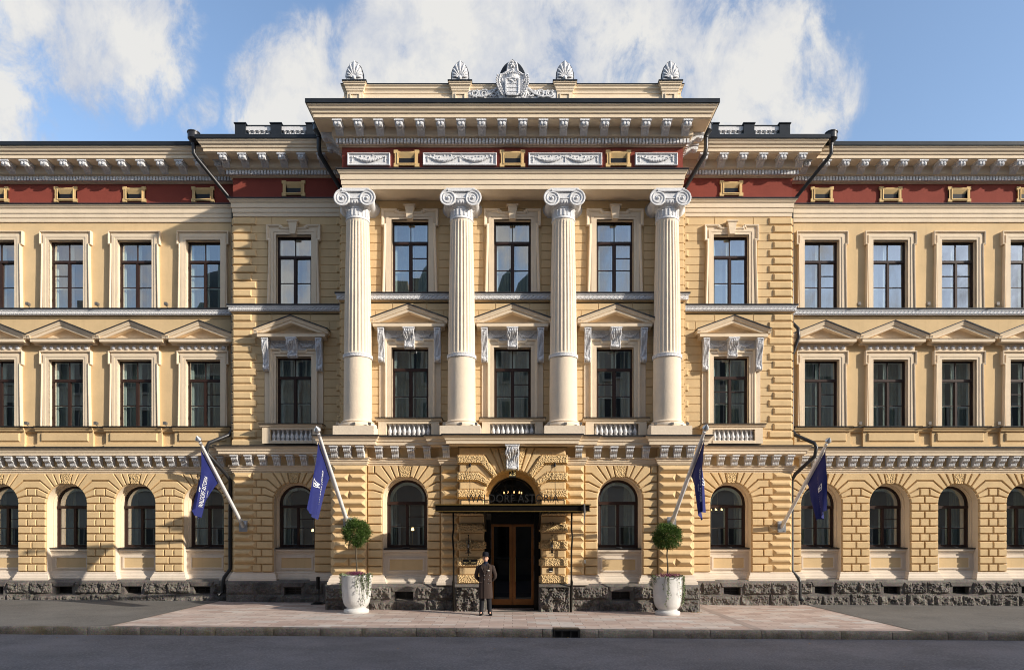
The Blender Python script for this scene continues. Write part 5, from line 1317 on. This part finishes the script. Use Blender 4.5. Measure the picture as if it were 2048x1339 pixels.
# ------------------------------------------------------------------ doorman
def person(x,Y):
    g=gz(x,Y); o=empty('person',(x,Y,g)); tag(o,'person in long brown coat and black hat standing before the doors, hands behind back','person')
    # body: skinned skeleton
    me=bpy.data.meshes.new('b'); V=[];E=[];RR=[]
    def av(p,r,par=None):
        V.append(p); RR.append(r); 
        if par is not None: E.append((par,len(V)-1))
        return len(V)-1
    pel=av((0,0,.95),.12); ch=av((0,0,1.15),.12,pel); ch2=av((0,-.0,1.36),.13,ch); nk=av((0,-.005,1.48),.055,ch2); nk2=av((0,-.01,1.57),.055,nk)
    for s in (-1,1):
        hp=av((s*.09,0,.90),.085,pel); kn=av((s*.11,-.01,.50),.055,hp); an=av((s*.125,.02,.10),.038,kn); toe=av((s*.14,-.12,.04),.035,an)
        sh=av((s*.17,.0,1.42),.055,ch2); el=av((s*.27,.07,1.15),.042,sh); wr=av((s*.12,.19,.98),.028,el); pm=av((s*.04,.215,.96),.03,wr)
        for k in range(4):
            f1=av((s*(.02-.012*k)+s*.0,.225+.004*k,.945-.012*k+.018),.009,pm); f2=av((-s*.03,.235+.004*k,.93-.012*k+.02),.008,f1); av((-s*(.055-.004*k),.225,.92-.012*k+.02),.007,f2)
        th=av((s*.05,.20,.99),.010,pm); av((s*.02,.205,1.01),.008,th)
    me.from_pydata(V,E,[]); b=bpy.data.objects.new('b',me); col.objects.link(b); md=b.modifiers.new('s','SKIN'); md.use_smooth_shade=True
    for i,v in enumerate(me.skin_vertices[0].data): v.radius=(RR[i],RR[i]); v.use_root=(i==0)
    b.modifiers.new('d','SUBSURF').levels=1
    dg=bpy.context.evaluated_depsgraph_get(); ev=bpy.data.meshes.new_from_object(b.evaluated_get(dg)); bpy.data.objects.remove(b)
    mb=MB(); mb.v=[tuple(v.co) for v in ev.vertices]; mb.f=[tuple(p.vertices) for p in ev.polygons]
    # head
    n=20; vs=[];fs=[]; lv=[(1.53,.052,.055,0),(1.565,.056,.062,-.01),(1.585,.060,.078,-.022),(1.605,.066,.086,-.022),(1.635,.071,.091,-.018),(1.665,.075,.095,-.012),(1.695,.077,.097,-.008),(1.73,.076,.096,-.004),(1.765,.068,.086,0),(1.79,.045,.06,0),(1.80,.01,.015,0)]
    for z,rx,ry,cy in lv:
        for k in range(n):
            a=2*math.pi*k/n; X_,Y_=rx*math.cos(a),cy+ry*math.sin(a)
            if abs(a-1.5*math.pi)<.2:
                if abs(z-1.635)<.02: Y_-=.022
                elif abs(z-1.665)<.02: Y_-=.012
                elif abs(z-1.605)<.01: Y_-=.004
            if .25<abs(a-1.5*math.pi)<.6 and abs(z-1.665)<.01: Y_+=.007
            vs.append((X_,Y_,z))
    for i in range(len(lv)-1):
        for k in range(n): fs.append((i*n+k,i*n+(k+1)%n,(i+1)*n+(k+1)%n,(i+1)*n+k))
    mb.add(vs,fs)
    for s in (-1,1): mb.ball((s*.079,.005,1.65),(.010,.02,.032),8,6)
    ob('body',mb,M['skin'],o,smooth='all')
    m=MB()
    for s in (-1,1): m.ball((s*.029,-.099,1.667),(.012,.006,.005),8,5); m.tube([(s*.016,-.106,1.686),(s*.045,-.099,1.686)],.003,4)
    ob('eyes',m,M['hair'],o)
    m=MB(); m.tube([(-.022,-.107,1.603),(0,-.112,1.601),(.022,-.107,1.603)],.004,5); ob('mouth',m,mat('lips',(.38,.14,.12),.5,bump=0),o)
    m=MB(); m.loft([(0,.02,1.62,.072,.078),(0,.02,1.66,.082,.09),(0,.012,1.70,.084,.094),(0,.008,1.74,.080,.094)],16); ob('hair',m,M['hair'],o,smooth=True)
    m=MB(); m.loft([(0,-.01,1.715,.125,.145),(0,-.01,1.722,.130,.150),(0,-.005,1.728,.10,.118),(0,0,1.735,.090,.104),(0,0,1.78,.090,.104),(0,0,1.815,.086,.10),(0,0,1.838,.07,.082),(0,0,1.848,.04,.05),(0,0,1.85,.005,.005)],24); ob('hat',m,M['felt'],o,smooth=40)
    m=MB(); m.loft([(0,0,1.40,.10,.085),(0,-.005,1.46,.075,.075),(0,-.01,1.52,.066,.068),(0,-.012,1.565,.064,.070),(0,-.012,1.57,.058,.062)],20); m.add([(-.045,-.125,1.30),(.045,-.125,1.30),(.065,-.09,1.48),(-.065,-.09,1.48)],[(0,1,2,3)]); ob('turtleneck',m,M['navy'],o,smooth=50)
    # coat
    m=MB(); lv=[(.50,.205,.15,0),(.52,.208,.153,0),(.70,.20,.15,0),(.90,.192,.145,0),(1.02,.182,.135,0),(1.12,.178,.132,0),(1.25,.190,.138,0),(1.36,.205,.135,0),(1.43,.200,.115,.005),(1.475,.15,.095,.01),(1.50,.09,.075,.01)]
    n=36; vs=[];fs=[]
    for z,rx,ry,cy in lv:
        for k in range(n):
            a=2*math.pi*k/n; ca,sa=math.cos(a),math.sin(a); ex=.82; fold=.006*math.sin(a*7+z*3)*(1 if z<.95 else 0)
            vs.append((rx*math.copysign(abs(ca)**ex,ca)*(1+fold*3),cy+(ry)*math.copysign(abs(sa)**ex,sa)+fold,z))
    for i in range(len(lv)-1):
        for k in range(n): fs.append((i*n+k,i*n+(k+1)%n,(i+1)*n+(k+1)%n,(i+1)*n+k))
    m.add(vs,fs)
    # overlapping front panel
    vs=[];fs=[]; cols=9
    for i,(z,rx,ry,cy) in enumerate(lv[:8]):
        for k in range(cols):
            t=k/(cols-1); X_=-.035+t*(rx*.93+.035); q=abs(X_/rx); Y_=cy-ry*(1-min(1,q**2.44))**(.41)-.012
            vs.append((X_,min(Y_,cy-.03),z))
    for i in range(7):
        for k in range(cols-1): fs.append((i*cols+k,i*cols+k+1,(i+1)*cols+k+1,(i+1)*cols+k))
    m.add(vs,fs)
    co=ob('coat',m,M['coat'],o,smooth=60)
    m=MB()
    for s in (-1,1):
        m.tube([(s*.165,.005,1.43),(s*.205,.01,1.40),(s*.235,.03,1.30),(s*.275,.07,1.17),(s*.262,.10,1.10),(s*.20,.15,1.03),(s*.13,.185,.985)],[.055,.068,.066,.062,.060,.052,.046],12)
    ob('sleeves',m,M['coat'],co,smooth='all')
    m=MB()
    for s in (-1,1):   # peaked lapels
        P=[(s*.055,-.085,1.50),(s*.10,-.088,1.475),(s*.135,-.135,1.385),(s*.095,-.147,1.36),(s*(.02 if s>0 else .005),-.155,1.17),(s*.012,-.150,1.17),(s*.05,-.135,1.36)]
        m.add([(a,b_-.008,c) for a,b_,c in P],[tuple(range(7)) if s>0 else tuple(range(6,-1,-1))])
    m.loft([(0,.02,1.47,.095,.085),(0,.02,1.52,.085,.078),(0,.015,1.50,.10,.09),(0,.015,1.46,.11,.095)],18,cap=False)
    ob('lapels',m,mat('dark_lapel_wool',(.040,.028,.025),.95,bump=.2,bscale=200),co)
    m=MB()
    for (bx,bz) in ((.115,1.17),(.09,1.045),(-.03,1.17),(.085,.93),(-.03,1.045)): m.ball((bx,-.150,bz),(.010,.006,.010),8,5)
    ob('buttons',m,M['metal'],co)
    m=MB(); m.box(.07,.125,-.170,-.160,1.295,1.32); ob('name_badge',m,M['badge'],co)
    m=MB(); m.ball((.125,-.15,1.37),(.009,.005,.009),6,4); ob('lapel_pin',m,M['gold'],co)
    m=MB(); m.box(.09,.17,-.160,-.148,.955,.985); m.box(-.17,-.09,-.158,-.146,.955,.985); ob('pocket_flaps',m,M['coat'],co)
    m=MB()
    for s in (-1,1): m.tube([(s*.085,0,.62),(s*.10,-.005,.45),(s*.115,.005,.25),(s*.122,.01,.10),(s*.127,.0,.05)],[.085,.074,.066,.060,.064],12)
    ob('trousers',m,M['trouser'],o,smooth='all')
    m=MB()
    for s in (-1,1):
        fx=s*.13; tx=s*.13+(.05 if s>0 else .0)
        m.loft([(fx+(tx-fx)*.4,-.05,0,.048,.145,.8),(fx+(tx-fx)*.4,-.05,.02,.052,.15,.8),(fx+(tx-fx)*.3,-.035,.05,.048,.13,.85),(fx,.01,.08,.044,.075),(fx,.02,.12,.042,.055)],16)
    ob('shoes',m,M['shoe'],o,smooth=50)
    return o
person(wx(971,-2.45),-2.45)

# black stand by the wall
st=empty('ashtray_stand',(wx(636,.35),.35,gz(-6.5,.35))); tag(st,'slim black ashtray stand on a square foot, left of the left planter','stand')
m=MB(); m.box(-.20,.20,-.15,.15,0,.04); m.box(-.13,.13,-.1,.1,.04,.07); ob('foot',m,M['black'],st)
m=MB(); m.tube([(.03,0,.05),(.03,0,.55)],.015,8); ob('pole',m,M['black'],st)
m=MB(); m.lathe([(.055,.50),(.06,.51),(.06,.86),(.065,.87),(.065,.90),(.02,.92)],16,(0,0,0)); ob('canister',m,M['black'],st,smooth=30)

# spotlights
def spot(x,y,z,lab,grp,sz=1.0,dirx=0):
    o=empty('spotlight',(x,y,z)); tag(o,lab,'spotlight',grp)
    m=MB(); m.box(-.045*sz,.045*sz,-.14*sz,-.02*sz,.03*sz,.12*sz); m.box(-.05*sz,.05*sz,-.15*sz,-.14*sz,.025*sz,.125*sz); ob('housing',m,M['grey'],o)
    m=MB(); m.tube([(0,-.06*sz,.04*sz),(0,-.02*sz,-.01),(0,.03,-.02)],.012*sz,5); ob('arm',m,M['grey'],o)
ordw=['first','second','third','fourth']
for s,side in ((-1,'left'),(1,'right')):
    for k in range(3):
        x=s*(WINX[k]+1.1925)
        spot(x,YW-.16,10.30,'grey spotlight on the upper white ledge, %s wing, %s out from the downpipe'%(side,ordw[k]),'spotlights on the upper ledge')
        spot(x,YW-.22,6.18,'grey spotlight on the lower parapet ledge, %s wing, %s out from the downpipe'%(side,ordw[k]),'spotlights on the lower ledge')
colw=['leftmost','second','third','rightmost']
for i,x in enumerate((-4.97,-1.635,1.635,4.97)):
    for dx,pos in ((-.5,'left corner'),(.02,'middle'),(.5,'right corner')):
        spot(x+dx,-.36-.52,5.80,'tiny grey spotlight at the %s of the %s column base'%(pos,colw[i]),'spotlights on the column bases',.85)
for s,side in ((-1,'left'),(1,'right')):
    o=empty('security_camera',(s*5.78,YB-.25,wz(968,YB-.2))); tag(o,'small dark dome camera high on the wall beside the %s planter flagpole'%side,'camera','dome cameras')
    m=MB(); m.ball((0,0,0),(.07,.07,.07),12,8); ob('dome',m,M['black'],o,smooth=True); m=MB(); m.lathe([(.075,0),(.08,.05),(.04,.08),(.0,.09)],14); m.box(-.02,.02,0,.25,.04,.08); ob('mount',m,M['grey'],o)

# chandeliers glimpsed inside
def chand(x,y,z,lab):
    o=empty('chandelier',(x,y,z)); tag(o,lab,'chandelier','chandeliers inside the ground floor')
    m=MB(); m.tube([(0,0,.1),(0,0,.9)],.008,5); m.lathe([(.3,0),(.31,.02),(.3,.04)],18); ob('frame',m,M['gold'],o)
    for k in range(9):
        a=2*math.pi*k/9; m=MB(); m.ball((.3*math.cos(a),.3*math.sin(a),.07),(.022,.022,.04),6,5); b=ob('bulb',m,M['bulb'],o)
for (x,y,z,lab) in ((-10.5,YW+1.9,3.15,'lit chandelier behind the arched window left of the left downpipe'),(7.6,YB+1.9,3.3,'lit chandelier behind the arched window of the right side bay'),(10.6,YW+1.9,3.55,'lit chandelier behind the arched window right of the right downpipe'),(0,.6,3.75,'lit chandelier behind the fanlight over the doors'),(-10.7,YW+1.8,7.2,'small lit chandelier behind the first pedimented window left of the left downpipe')):
    chand(x,y,z,lab)
# table lamps
for (x,Y,lab) in ((-7.2,YB+1.2,'small lit table lamp behind the arched window of the left side bay'),(-3.3,YG+1.2,'small lit table lamp behind the arched window left of the entrance')):
    o=empty('table_lamp',(x,Y,1.75)); tag(o,lab,'lamp'); m=MB(); m.lathe([(.08,-.15),(.08,-.13),(.015,-.12),(.015,.8)],10); ob('stem',m,M['gold'],o); m=MB(); m.lathe([(.05,.80),(.03,.90)],10); ob('lamp_shade',m,M['bulb'],o)

# ------------------------------------------------------------------ ground
def sheet(x0,x1,y0,y1,dz,nx=1,ny=1):
    m=MB(); vs=[(x0+(x1-x0)*i/nx,y0+(y1-y0)*j/ny,gz(x0+(x1-x0)*i/nx,y0+(y1-y0)*j/ny)+dz) for j in range(ny+1) for i in range(nx+1)]
    return m.add(vs,[(j*(nx+1)+i,j*(nx+1)+i+1,(j+1)*(nx+1)+i+1,(j+1)*(nx+1)+i) for j in range(ny) for i in range(nx)])
KY=-5.22; XS=10.08
m=sheet(-400,400,-300,300,-.60)
tag(ob('ground',m,M['walk']),kind='structure')
m=MB(); m.add([(x,y,-.0062*x-.20+.012*(0 if y>-13 else -0)) for x,y in ((-150,-20.5),(150,-20.5),(150,KY-.12),(-150,KY-.12))],[(0,1,2,3)]); tag(ob('road',m,M['road']),kind='structure')
m=MB(); m.add([(x,y,-.0062*x-.05) for x,y in ((-150,-26),(150,-26),(150,-20.5),(-150,-20.5))],[(0,1,2,3)]); m.add([(-150,-20.5,.93-.25),(150,-20.5,-.93-.25),(150,-20.5,-.93-.05),(-150,-20.5,.93-.05)],[(0,1,2,3)]); tag(ob('far_pavement',m,M['walk']),kind='structure')
m=MB()
for a,b in ((-150,-XS),(XS,150)): q=sheet(a,b,KY,YW+.1,0); m.add(q.v,q.f)
tag(ob('asphalt_pavement',m,M['walk']),kind='structure')
tag(ob('slab_pavement',sheet(-XS,XS,KY,YB+.1,.004),M['paving']),kind='structure')
m=MB()
for x in (-XS,XS): q=sheet(x-.02,x+.02,KY,YW,.009); m.add(q.v,q.f)
tag(ob('pavement_joint',m,M['black']),kind='structure')
m=MB(); q=sheet(6.06,6.30,KY,YB,.008); m.add(q.v,q.f); tag(ob('paving_channel',m,mat('channel_granite',(.33,.265,.23),.8,var=.12,scale=5)),kind='structure')
# kerb stones
m=MB(); rn=random.Random(12); x=-60.0
GX0,GX1=wx(1106,KY-.1),wx(1160,KY-.1)
while x<60:
    L=rn.uniform(.85,1.45); x2=x+L
    for (a,b) in ([(x,x2)] if (x2<GX0 or x>GX1) else [t for t in ((x,min(x2,GX0)),(max(x,GX1),x2)) if t[1]-t[0]>.05]):
        n=max(2,int((b-a)/.09)); vs=[];fs=[]; sd=rn.random()*40
        prof=[(.0,.003),(-.04,.004),(-.11,.002),(-.135,-.015),(-.15,-.06),(-.155,-.12),(-.15,-.26)]
        for i in range(n+1):
            xx=a+.006+(b-a-.012)*i/n; ed=.015 if i in (0,n) else 0
            for k,(py,pz_) in enumerate(prof):
                nn=noise.noise(Vector((xx*4+sd,k*.9,sd)))*(.018 if k>=3 else .005 if k else 0)
                vs.append((xx,KY+py+nn+ed*(k>1),gz(xx,KY)+pz_+nn*.4-(ed*.5 if k else 0)))
        m_=len(prof)
        for i in range(n):
            for k in range(m_-1): fs.append((i*m_+k,i*m_+k+1,(i+1)*m_+k+1,(i+1)*m_+k))
        fs+=[tuple(range(m_)),tuple(n*m_+k for k in range(m_-1,-1,-1))]
        m.add(vs,fs)
    x=x2
tag(ob('kerb',m,M['kerb'],smooth=35),kind='structure')
gu=empty('storm_drain',((GX0+GX1)/2,KY,gz(1.3,KY))); tag(gu,'iron storm drain inlet set into the granite kerb right of the entrance','drain')
w=(GX1-GX0)/2; m=MB(); m.box(-w+.01,w-.01,-.14,.24,-.02,.012); m.box(-w+.01,-w+.05,-.15,-.10,-.22,0); m.box(w-.05,w-.01,-.15,-.10,-.22,0); m.box(-w+.01,w-.01,-.16,-.12,-.035,.0)
for k in (-1,1): m.box(k*w*.33-.012,k*w*.33+.012,-.14,-.11,-.22,-.02)
ob('cover',m,M['pipe'],gu); m=MB(); m.box(-w+.02,w-.02,-.08,-.02,-.22,-.03); ob('inlet',m,M['black'],gu)
# leaves on the ground
m=MB(); rn=random.Random(4)
for i in range(190):
    r_=rn.random()
    if r_<.35: x,y=rn.uniform(-17,17),KY-.17-abs(rn.gauss(0,.10)); z=-.0062*x-.193
    elif r_<.7:
        x=rn.uniform(5,10.2); y=YB-.25-abs(rn.gauss(0,.12)); z=gz(x,y)+.012
        if x<5.8: y=YP-.3-abs(rn.gauss(0,.1)); z=gz(x,y)+.012
    else: x,y=rn.uniform(-16,16),rn.uniform(-12,-1.6); z=(gz(x,y)+.015 if y>KY else -.0062*x-.193); 
    if KY-.16<y<KY+.02: continue
    a=rn.uniform(0,6.28); s_=rn.uniform(.015,.038); m.add([(x+s_*math.cos(a+k)*(1 if j%2 else .5),y+s_*math.sin(a+k)*(1 if j%2 else .5),z+rn.uniform(0,.012)) for j,k in enumerate((0,1.05,2.1,3.14,4.2,5.2))],[(0,1,2,3,4,5)])
tag(ob('fallen_leaves',m,M['fallen']),'scattered small yellow fallen leaves along the kerb and the plinth','leaves',kind='stuff')

# ------------------------------------------------------------------ the other side of the street (casts the street's shade, seen in the panes)
def opposite(x0,x1,h,mt,lab,dome=False,seed=0,flat=False):
    o=empty('opposite_building',((x0+x1)/2,-26,0)); tag(o,lab,'building','buildings across the street')
    cx=(x0+x1)/2; m=MB(); m.box(x0-cx,x1-cx,-12,0,-1,h-2.2); m.box(x0-cx,x1-cx,0,.35,h-2.5,h-2.2); m.box(x0-cx,x1-cx,0,.2,5,5.3)
    ob('wall',m,mt,o)
    m=MB(); m.extx([(.35,h-2.2),(-1.6,h),(-8,h+1.0),(-12,h-2.2)] if not flat else [(.35,h-2.2),(.35,h),(-12,h)],x0-cx,x1-cx); rn=random.Random(seed)
    ro=ob('roof',m,M['opproof'],o)
    m=MB(); x=x0-cx+3
    while x<x1-cx-3 and not flat:
        m.box(x-.6,x+.6,-3,-.4,h-1.9,h-.35); m.extx([(-.35,h-.35),(-3,h-.35),(-3,h-.2),(-.35,h-.2)],x-.7,x+.7); x+=rn.uniform(4.5,7)
    for k in range(3): q=rn.uniform(x0-cx+2,x1-cx-2); m.box(q-.5,q+.5,-5,-4,h,h+1.9)
    ob('dormers',m,mt,o)
    if dome:
        for q in ((x0-cx+2.5,x1-cx-2.5) if seed==2 else (x0-cx+2.5,)):
            m=MB(); m.lathe([(2.0,h-2.2),(2.0,h-.6),(1.95,h+.6),(1.6,h+1.6),(.9,h+2.3),(.2,h+2.7),(.08,h+4)],20,(q,-1.8,0)); ob('corner_dome',m,M['opproof'],o,smooth=40)
    wm=MB(); fm=MB(); x=x0-cx+1.6
    while x<x1-cx-1:
        for z in (1.2,6.2,10.0,13.6):
            if z+2.2>h-2.6: continue
            wm.add([(x-.6,.02,z),(x+.6,.02,z),(x+.6,.02,z+2.2),(x-.6,.02,z+2.2)],[(0,1,2,3)])
            sweepXZ(fm,rect(x-.6,x+.6,z,z+2.2)[::-1],[(0,.0),(0,.12),(.18,.12),(.18,0)],closed=True); fm.box(x-.04,x+.04,.02,.06,z,z+2.2)
        x+=2.7
    ob('windows',wm,M['black'],o); ob('window_frames',fm,M['opp2'],o)
opposite(-62,-24,19.6,M['opp2'],'pale building across the street, mirrored faintly in the far left windows',False,1)
opposite(-24,-2,20.4,M['opp'],'brown building with corner domes across the street, mirrored in the left windows',True,2)
opposite(-2,26,20.0,M['opp2'],'pale building across the street, mirrored in the centre and right windows',True,3)
opposite(26,64,18.3,M['opp'],'brown building across the street to the right, casting the shade over the road',False,4,True)
opposite(64,130,18.3,M['opp2'],'long pale building far to the right across the street, behind the sunlit side',False,5,True)
ns=empty('no_parking_sign',(-29.6,-20.9,.1)); tag(ns,'round blue and red no parking sign across the street, mirrored in an arched window','sign')
m=MB(); m.tube([(0,0,0),(0,0,3.5)],.03,8); ob('post',m,M['metal'],ns)
def disc(r0,r1,y,mt,nm):
    m=MB(); P=[(r1*math.cos(R(a)),r1*math.sin(R(a))) for a in range(0,360,12)]; 
    if r0==0: m.poly([(x,z+3.2) for x,z in P],y)
    else: sweepXZ(m,[(x,z+3.2) for x,z in P],[(0,y),(r1-r0,y)],closed=True)
    return ob(nm,m,mt,ns)
disc(0,.32,.045,M['signblue'],'plate'); disc(.25,.32,.05,M['signred'],'ring')
m=MB(); m.add([(-.22,.052,3.38),(-.18,.052,3.42),(.22,.052,3.02),(.18,.052,2.98)],[(0,1,2,3)]); ob('bar',m,M['signred'],ns)

# ------------------------------------------------------------------ light, sky, camera
AZ,EL=64.0,21.5
sd=Vector((math.sin(R(AZ))*math.cos(R(EL)),-math.cos(R(AZ))*math.cos(R(EL)),math.sin(R(EL))))
sun=bpy.data.lights.new('sun','SUN'); sun.energy=3.3; sun.angle=R(.8); sun.color=(1,.92,.80)
so=bpy.data.objects.new('sun',sun); col.objects.link(so); so.rotation_euler=sd.to_track_quat('Z','Y').to_euler(); so.location=(40,-40,40)
W=bpy.data.worlds.new('World'); sc.world=W; W.use_nodes=True; nt=W.node_tree; N=nt.nodes; L=nt.links
bg=N['Background']; bg.inputs[1].default_value=.15
sky=N.new('ShaderNodeTexSky'); sky.sky_type='NISHITA'; sky.sun_disc=False; sky.sun_elevation=R(EL); sky.sun_rotation=R(180-AZ); sky.air_density=.95; sky.dust_density=1.1; sky.ozone_density=1.3
tc=N.new('ShaderNodeTexCoord'); sp=N.new('ShaderNodeSeparateXYZ'); L.new(tc.outputs['Generated'],sp.inputs[0])
def math_(op,a,b=None,c=None,clamp=False):
    n=N.new('ShaderNodeMath'); n.operation=op; n.use_clamp=clamp
    for i,v in enumerate((a,b,c)):
        if v is None: continue
        if isinstance(v,(int,float)): n.inputs[i].default_value=v
        else: L.new(v,n.inputs[i])
    return n.outputs[0]
yy=math_('MAXIMUM',sp.outputs['Y'],.06); U=math_('DIVIDE',sp.outputs['X'],yy); V=math_('DIVIDE',sp.outputs['Z'],yy)
cmb=N.new('ShaderNodeCombineXYZ'); L.new(U,cmb.inputs[0]); L.new(V,cmb.inputs[1])
# edge turbulence
nw=N.new('ShaderNodeTexNoise'); nw.inputs['Scale'].default_value=3.0; nw.inputs['Detail'].default_value=5; L.new(tc.outputs['Generated'],nw.inputs['Vector'])
wv=N.new('ShaderNodeVectorMath'); wv.operation='MULTIPLY_ADD'; L.new(nw.outputs['Color'],wv.inputs[0]); wv.inputs[1].default_value=(.22,.22,0); wv.inputs[2].default_value=(-.095,-.10,0)
warp=N.new('ShaderNodeVectorMath'); warp.operation='ADD'; L.new(cmb.outputs[0],warp.inputs[0]); L.new(wv.outputs[0],warp.inputs[1])
n0=N.new('ShaderNodeTexNoise'); n0.inputs['Scale'].default_value=4.2; n0.inputs['Detail'].default_value=12; n0.inputs['Roughness'].default_value=.60; n0.inputs['Distortion'].default_value=.25; L.new(tc.outputs['Generated'],n0.inputs['Vector'])
mpz=N.new('ShaderNodeMapping'); mpz.inputs['Rotation'].default_value=(0,R(38),0); mpz.inputs['Scale'].default_value=(10,10,4.5); L.new(tc.outputs['Generated'],mpz.inputs[0])
n1=N.new('ShaderNodeTexNoise'); n1.inputs['Scale'].default_value=1.7; n1.inputs['Detail'].default_value=12; n1.inputs['Roughness'].default_value=.68; n1.inputs['Distortion'].default_value=.35; L.new(mpz.outputs[0],n1.inputs['Vector'])
blobs=[(1290,30,380,.72),(1020,20,300,.66),(1500,150,260,.58),(1500,240,130,.52),(860,150,210,.60),(600,190,180,.60),(760,230,170,.55),(560,150,110,.45),(200,0,230,.62),(100,60,190,.45),(-20,220,170,.62),(60,290,110,.60),(280,110,120,.40),(385,185,70,.36),(120,190,110,.34),(1150,200,260,.46),(1330,230,180,.46),(1570,190,110,.44),(1530,50,170,.50)]
acc=None
for (bx,by,br_,wt) in blobs:
    vn=N.new('ShaderNodeVectorMath'); vn.operation='DISTANCE'; L.new(warp.outputs[0],vn.inputs[0]); vn.inputs[1].default_value=((bx-PX)/F,(PY-by)/F,0)
    mr=N.new('ShaderNodeMapRange'); mr.interpolation_type='SMOOTHSTEP'; mr.inputs[1].default_value=br_/F*1.2; mr.inputs[2].default_value=br_/F*.3; mr.inputs[3].default_value=0; mr.inputs[4].default_value=wt
    L.new(vn.outputs['Value'],mr.inputs[0]); acc=mr.outputs[0] if acc is None else math_('MAXIMUM',acc,mr.outputs[0])
back=math_('MULTIPLY',math_('LESS_THAN',sp.outputs['Y'],.02),.36)
dens=math_('ADD',acc,back)
turb=math_('ADD',math_('MULTIPLY',math_('SUBTRACT',n0.outputs['Fac'],.5),1.9),math_('MULTIPLY',math_('SUBTRACT',n1.outputs['Fac'],.5),1.7))
dn=math_('ADD',dens,turb)
dn=math_('MULTIPLY',dn,math_('MINIMUM',math_('MULTIPLY',dens,5.0),1.0))
cr=N.new('ShaderNodeValToRGB'); cr.color_ramp.interpolation='EASE'; cr.color_ramp.elements[0].position=.12; cr.color_ramp.elements[1].position=.66; L.new(dn,cr.inputs[0])
mx=N.new('ShaderNodeMix'); mx.data_type='RGBA'; L.new(math_('MULTIPLY',cr.outputs[0],.96),mx.inputs[0]); L.new(sky.outputs[0],mx.inputs[6])
# thick cloud has grey-lilac hollows between the sunlit heads
n2=N.new('ShaderNodeTexNoise'); n2.inputs['Scale'].default_value=9; n2.inputs['Detail'].default_value=10; n2.inputs['Roughness'].default_value=.6; L.new(tc.outputs['Generated'],n2.inputs['Vector'])
sh=N.new('ShaderNodeMapRange'); sh.inputs[1].default_value=.28; sh.inputs[2].default_value=.46; L.new(math_('ADD',math_('MULTIPLY',n2.outputs['Fac'],.55),math_('MULTIPLY',dn,.20)),sh.inputs[0])
cc=N.new('ShaderNodeMix'); cc.data_type='RGBA'; cc.inputs[6].default_value=(1.75,1.98,2.5,1); cc.inputs[7].default_value=(3.15,3.1,2.98,1); L.new(sh.outputs[0],cc.inputs[0]); L.new(cc.outputs[2],mx.inputs[7])
L.new(mx.outputs[2],bg.inputs[0])
cam=bpy.data.cameras.new('camera'); co=bpy.data.objects.new('camera',cam); col.objects.link(co); sc.camera=co
cam.sensor_width=36; cam.lens=F/2048*36; co.location=(0,-DCAM,HCAM); co.rotation_euler=(R(90),0,0); cam.shift_x=-(PX-1024)/2048; cam.shift_y=(PY-669.5)/2048; cam.clip_end=2000
sc.view_settings.view_transform='Standard'; sc.view_settings.look='None'; sc.view_settings.exposure=.84; sc.view_settings.gamma=1
sc.cycles.max_bounces=7; sc.cycles.transparent_max_bounces=12; sc.cycles.use_denoising=True; sc.cycles.filter_width=1.05
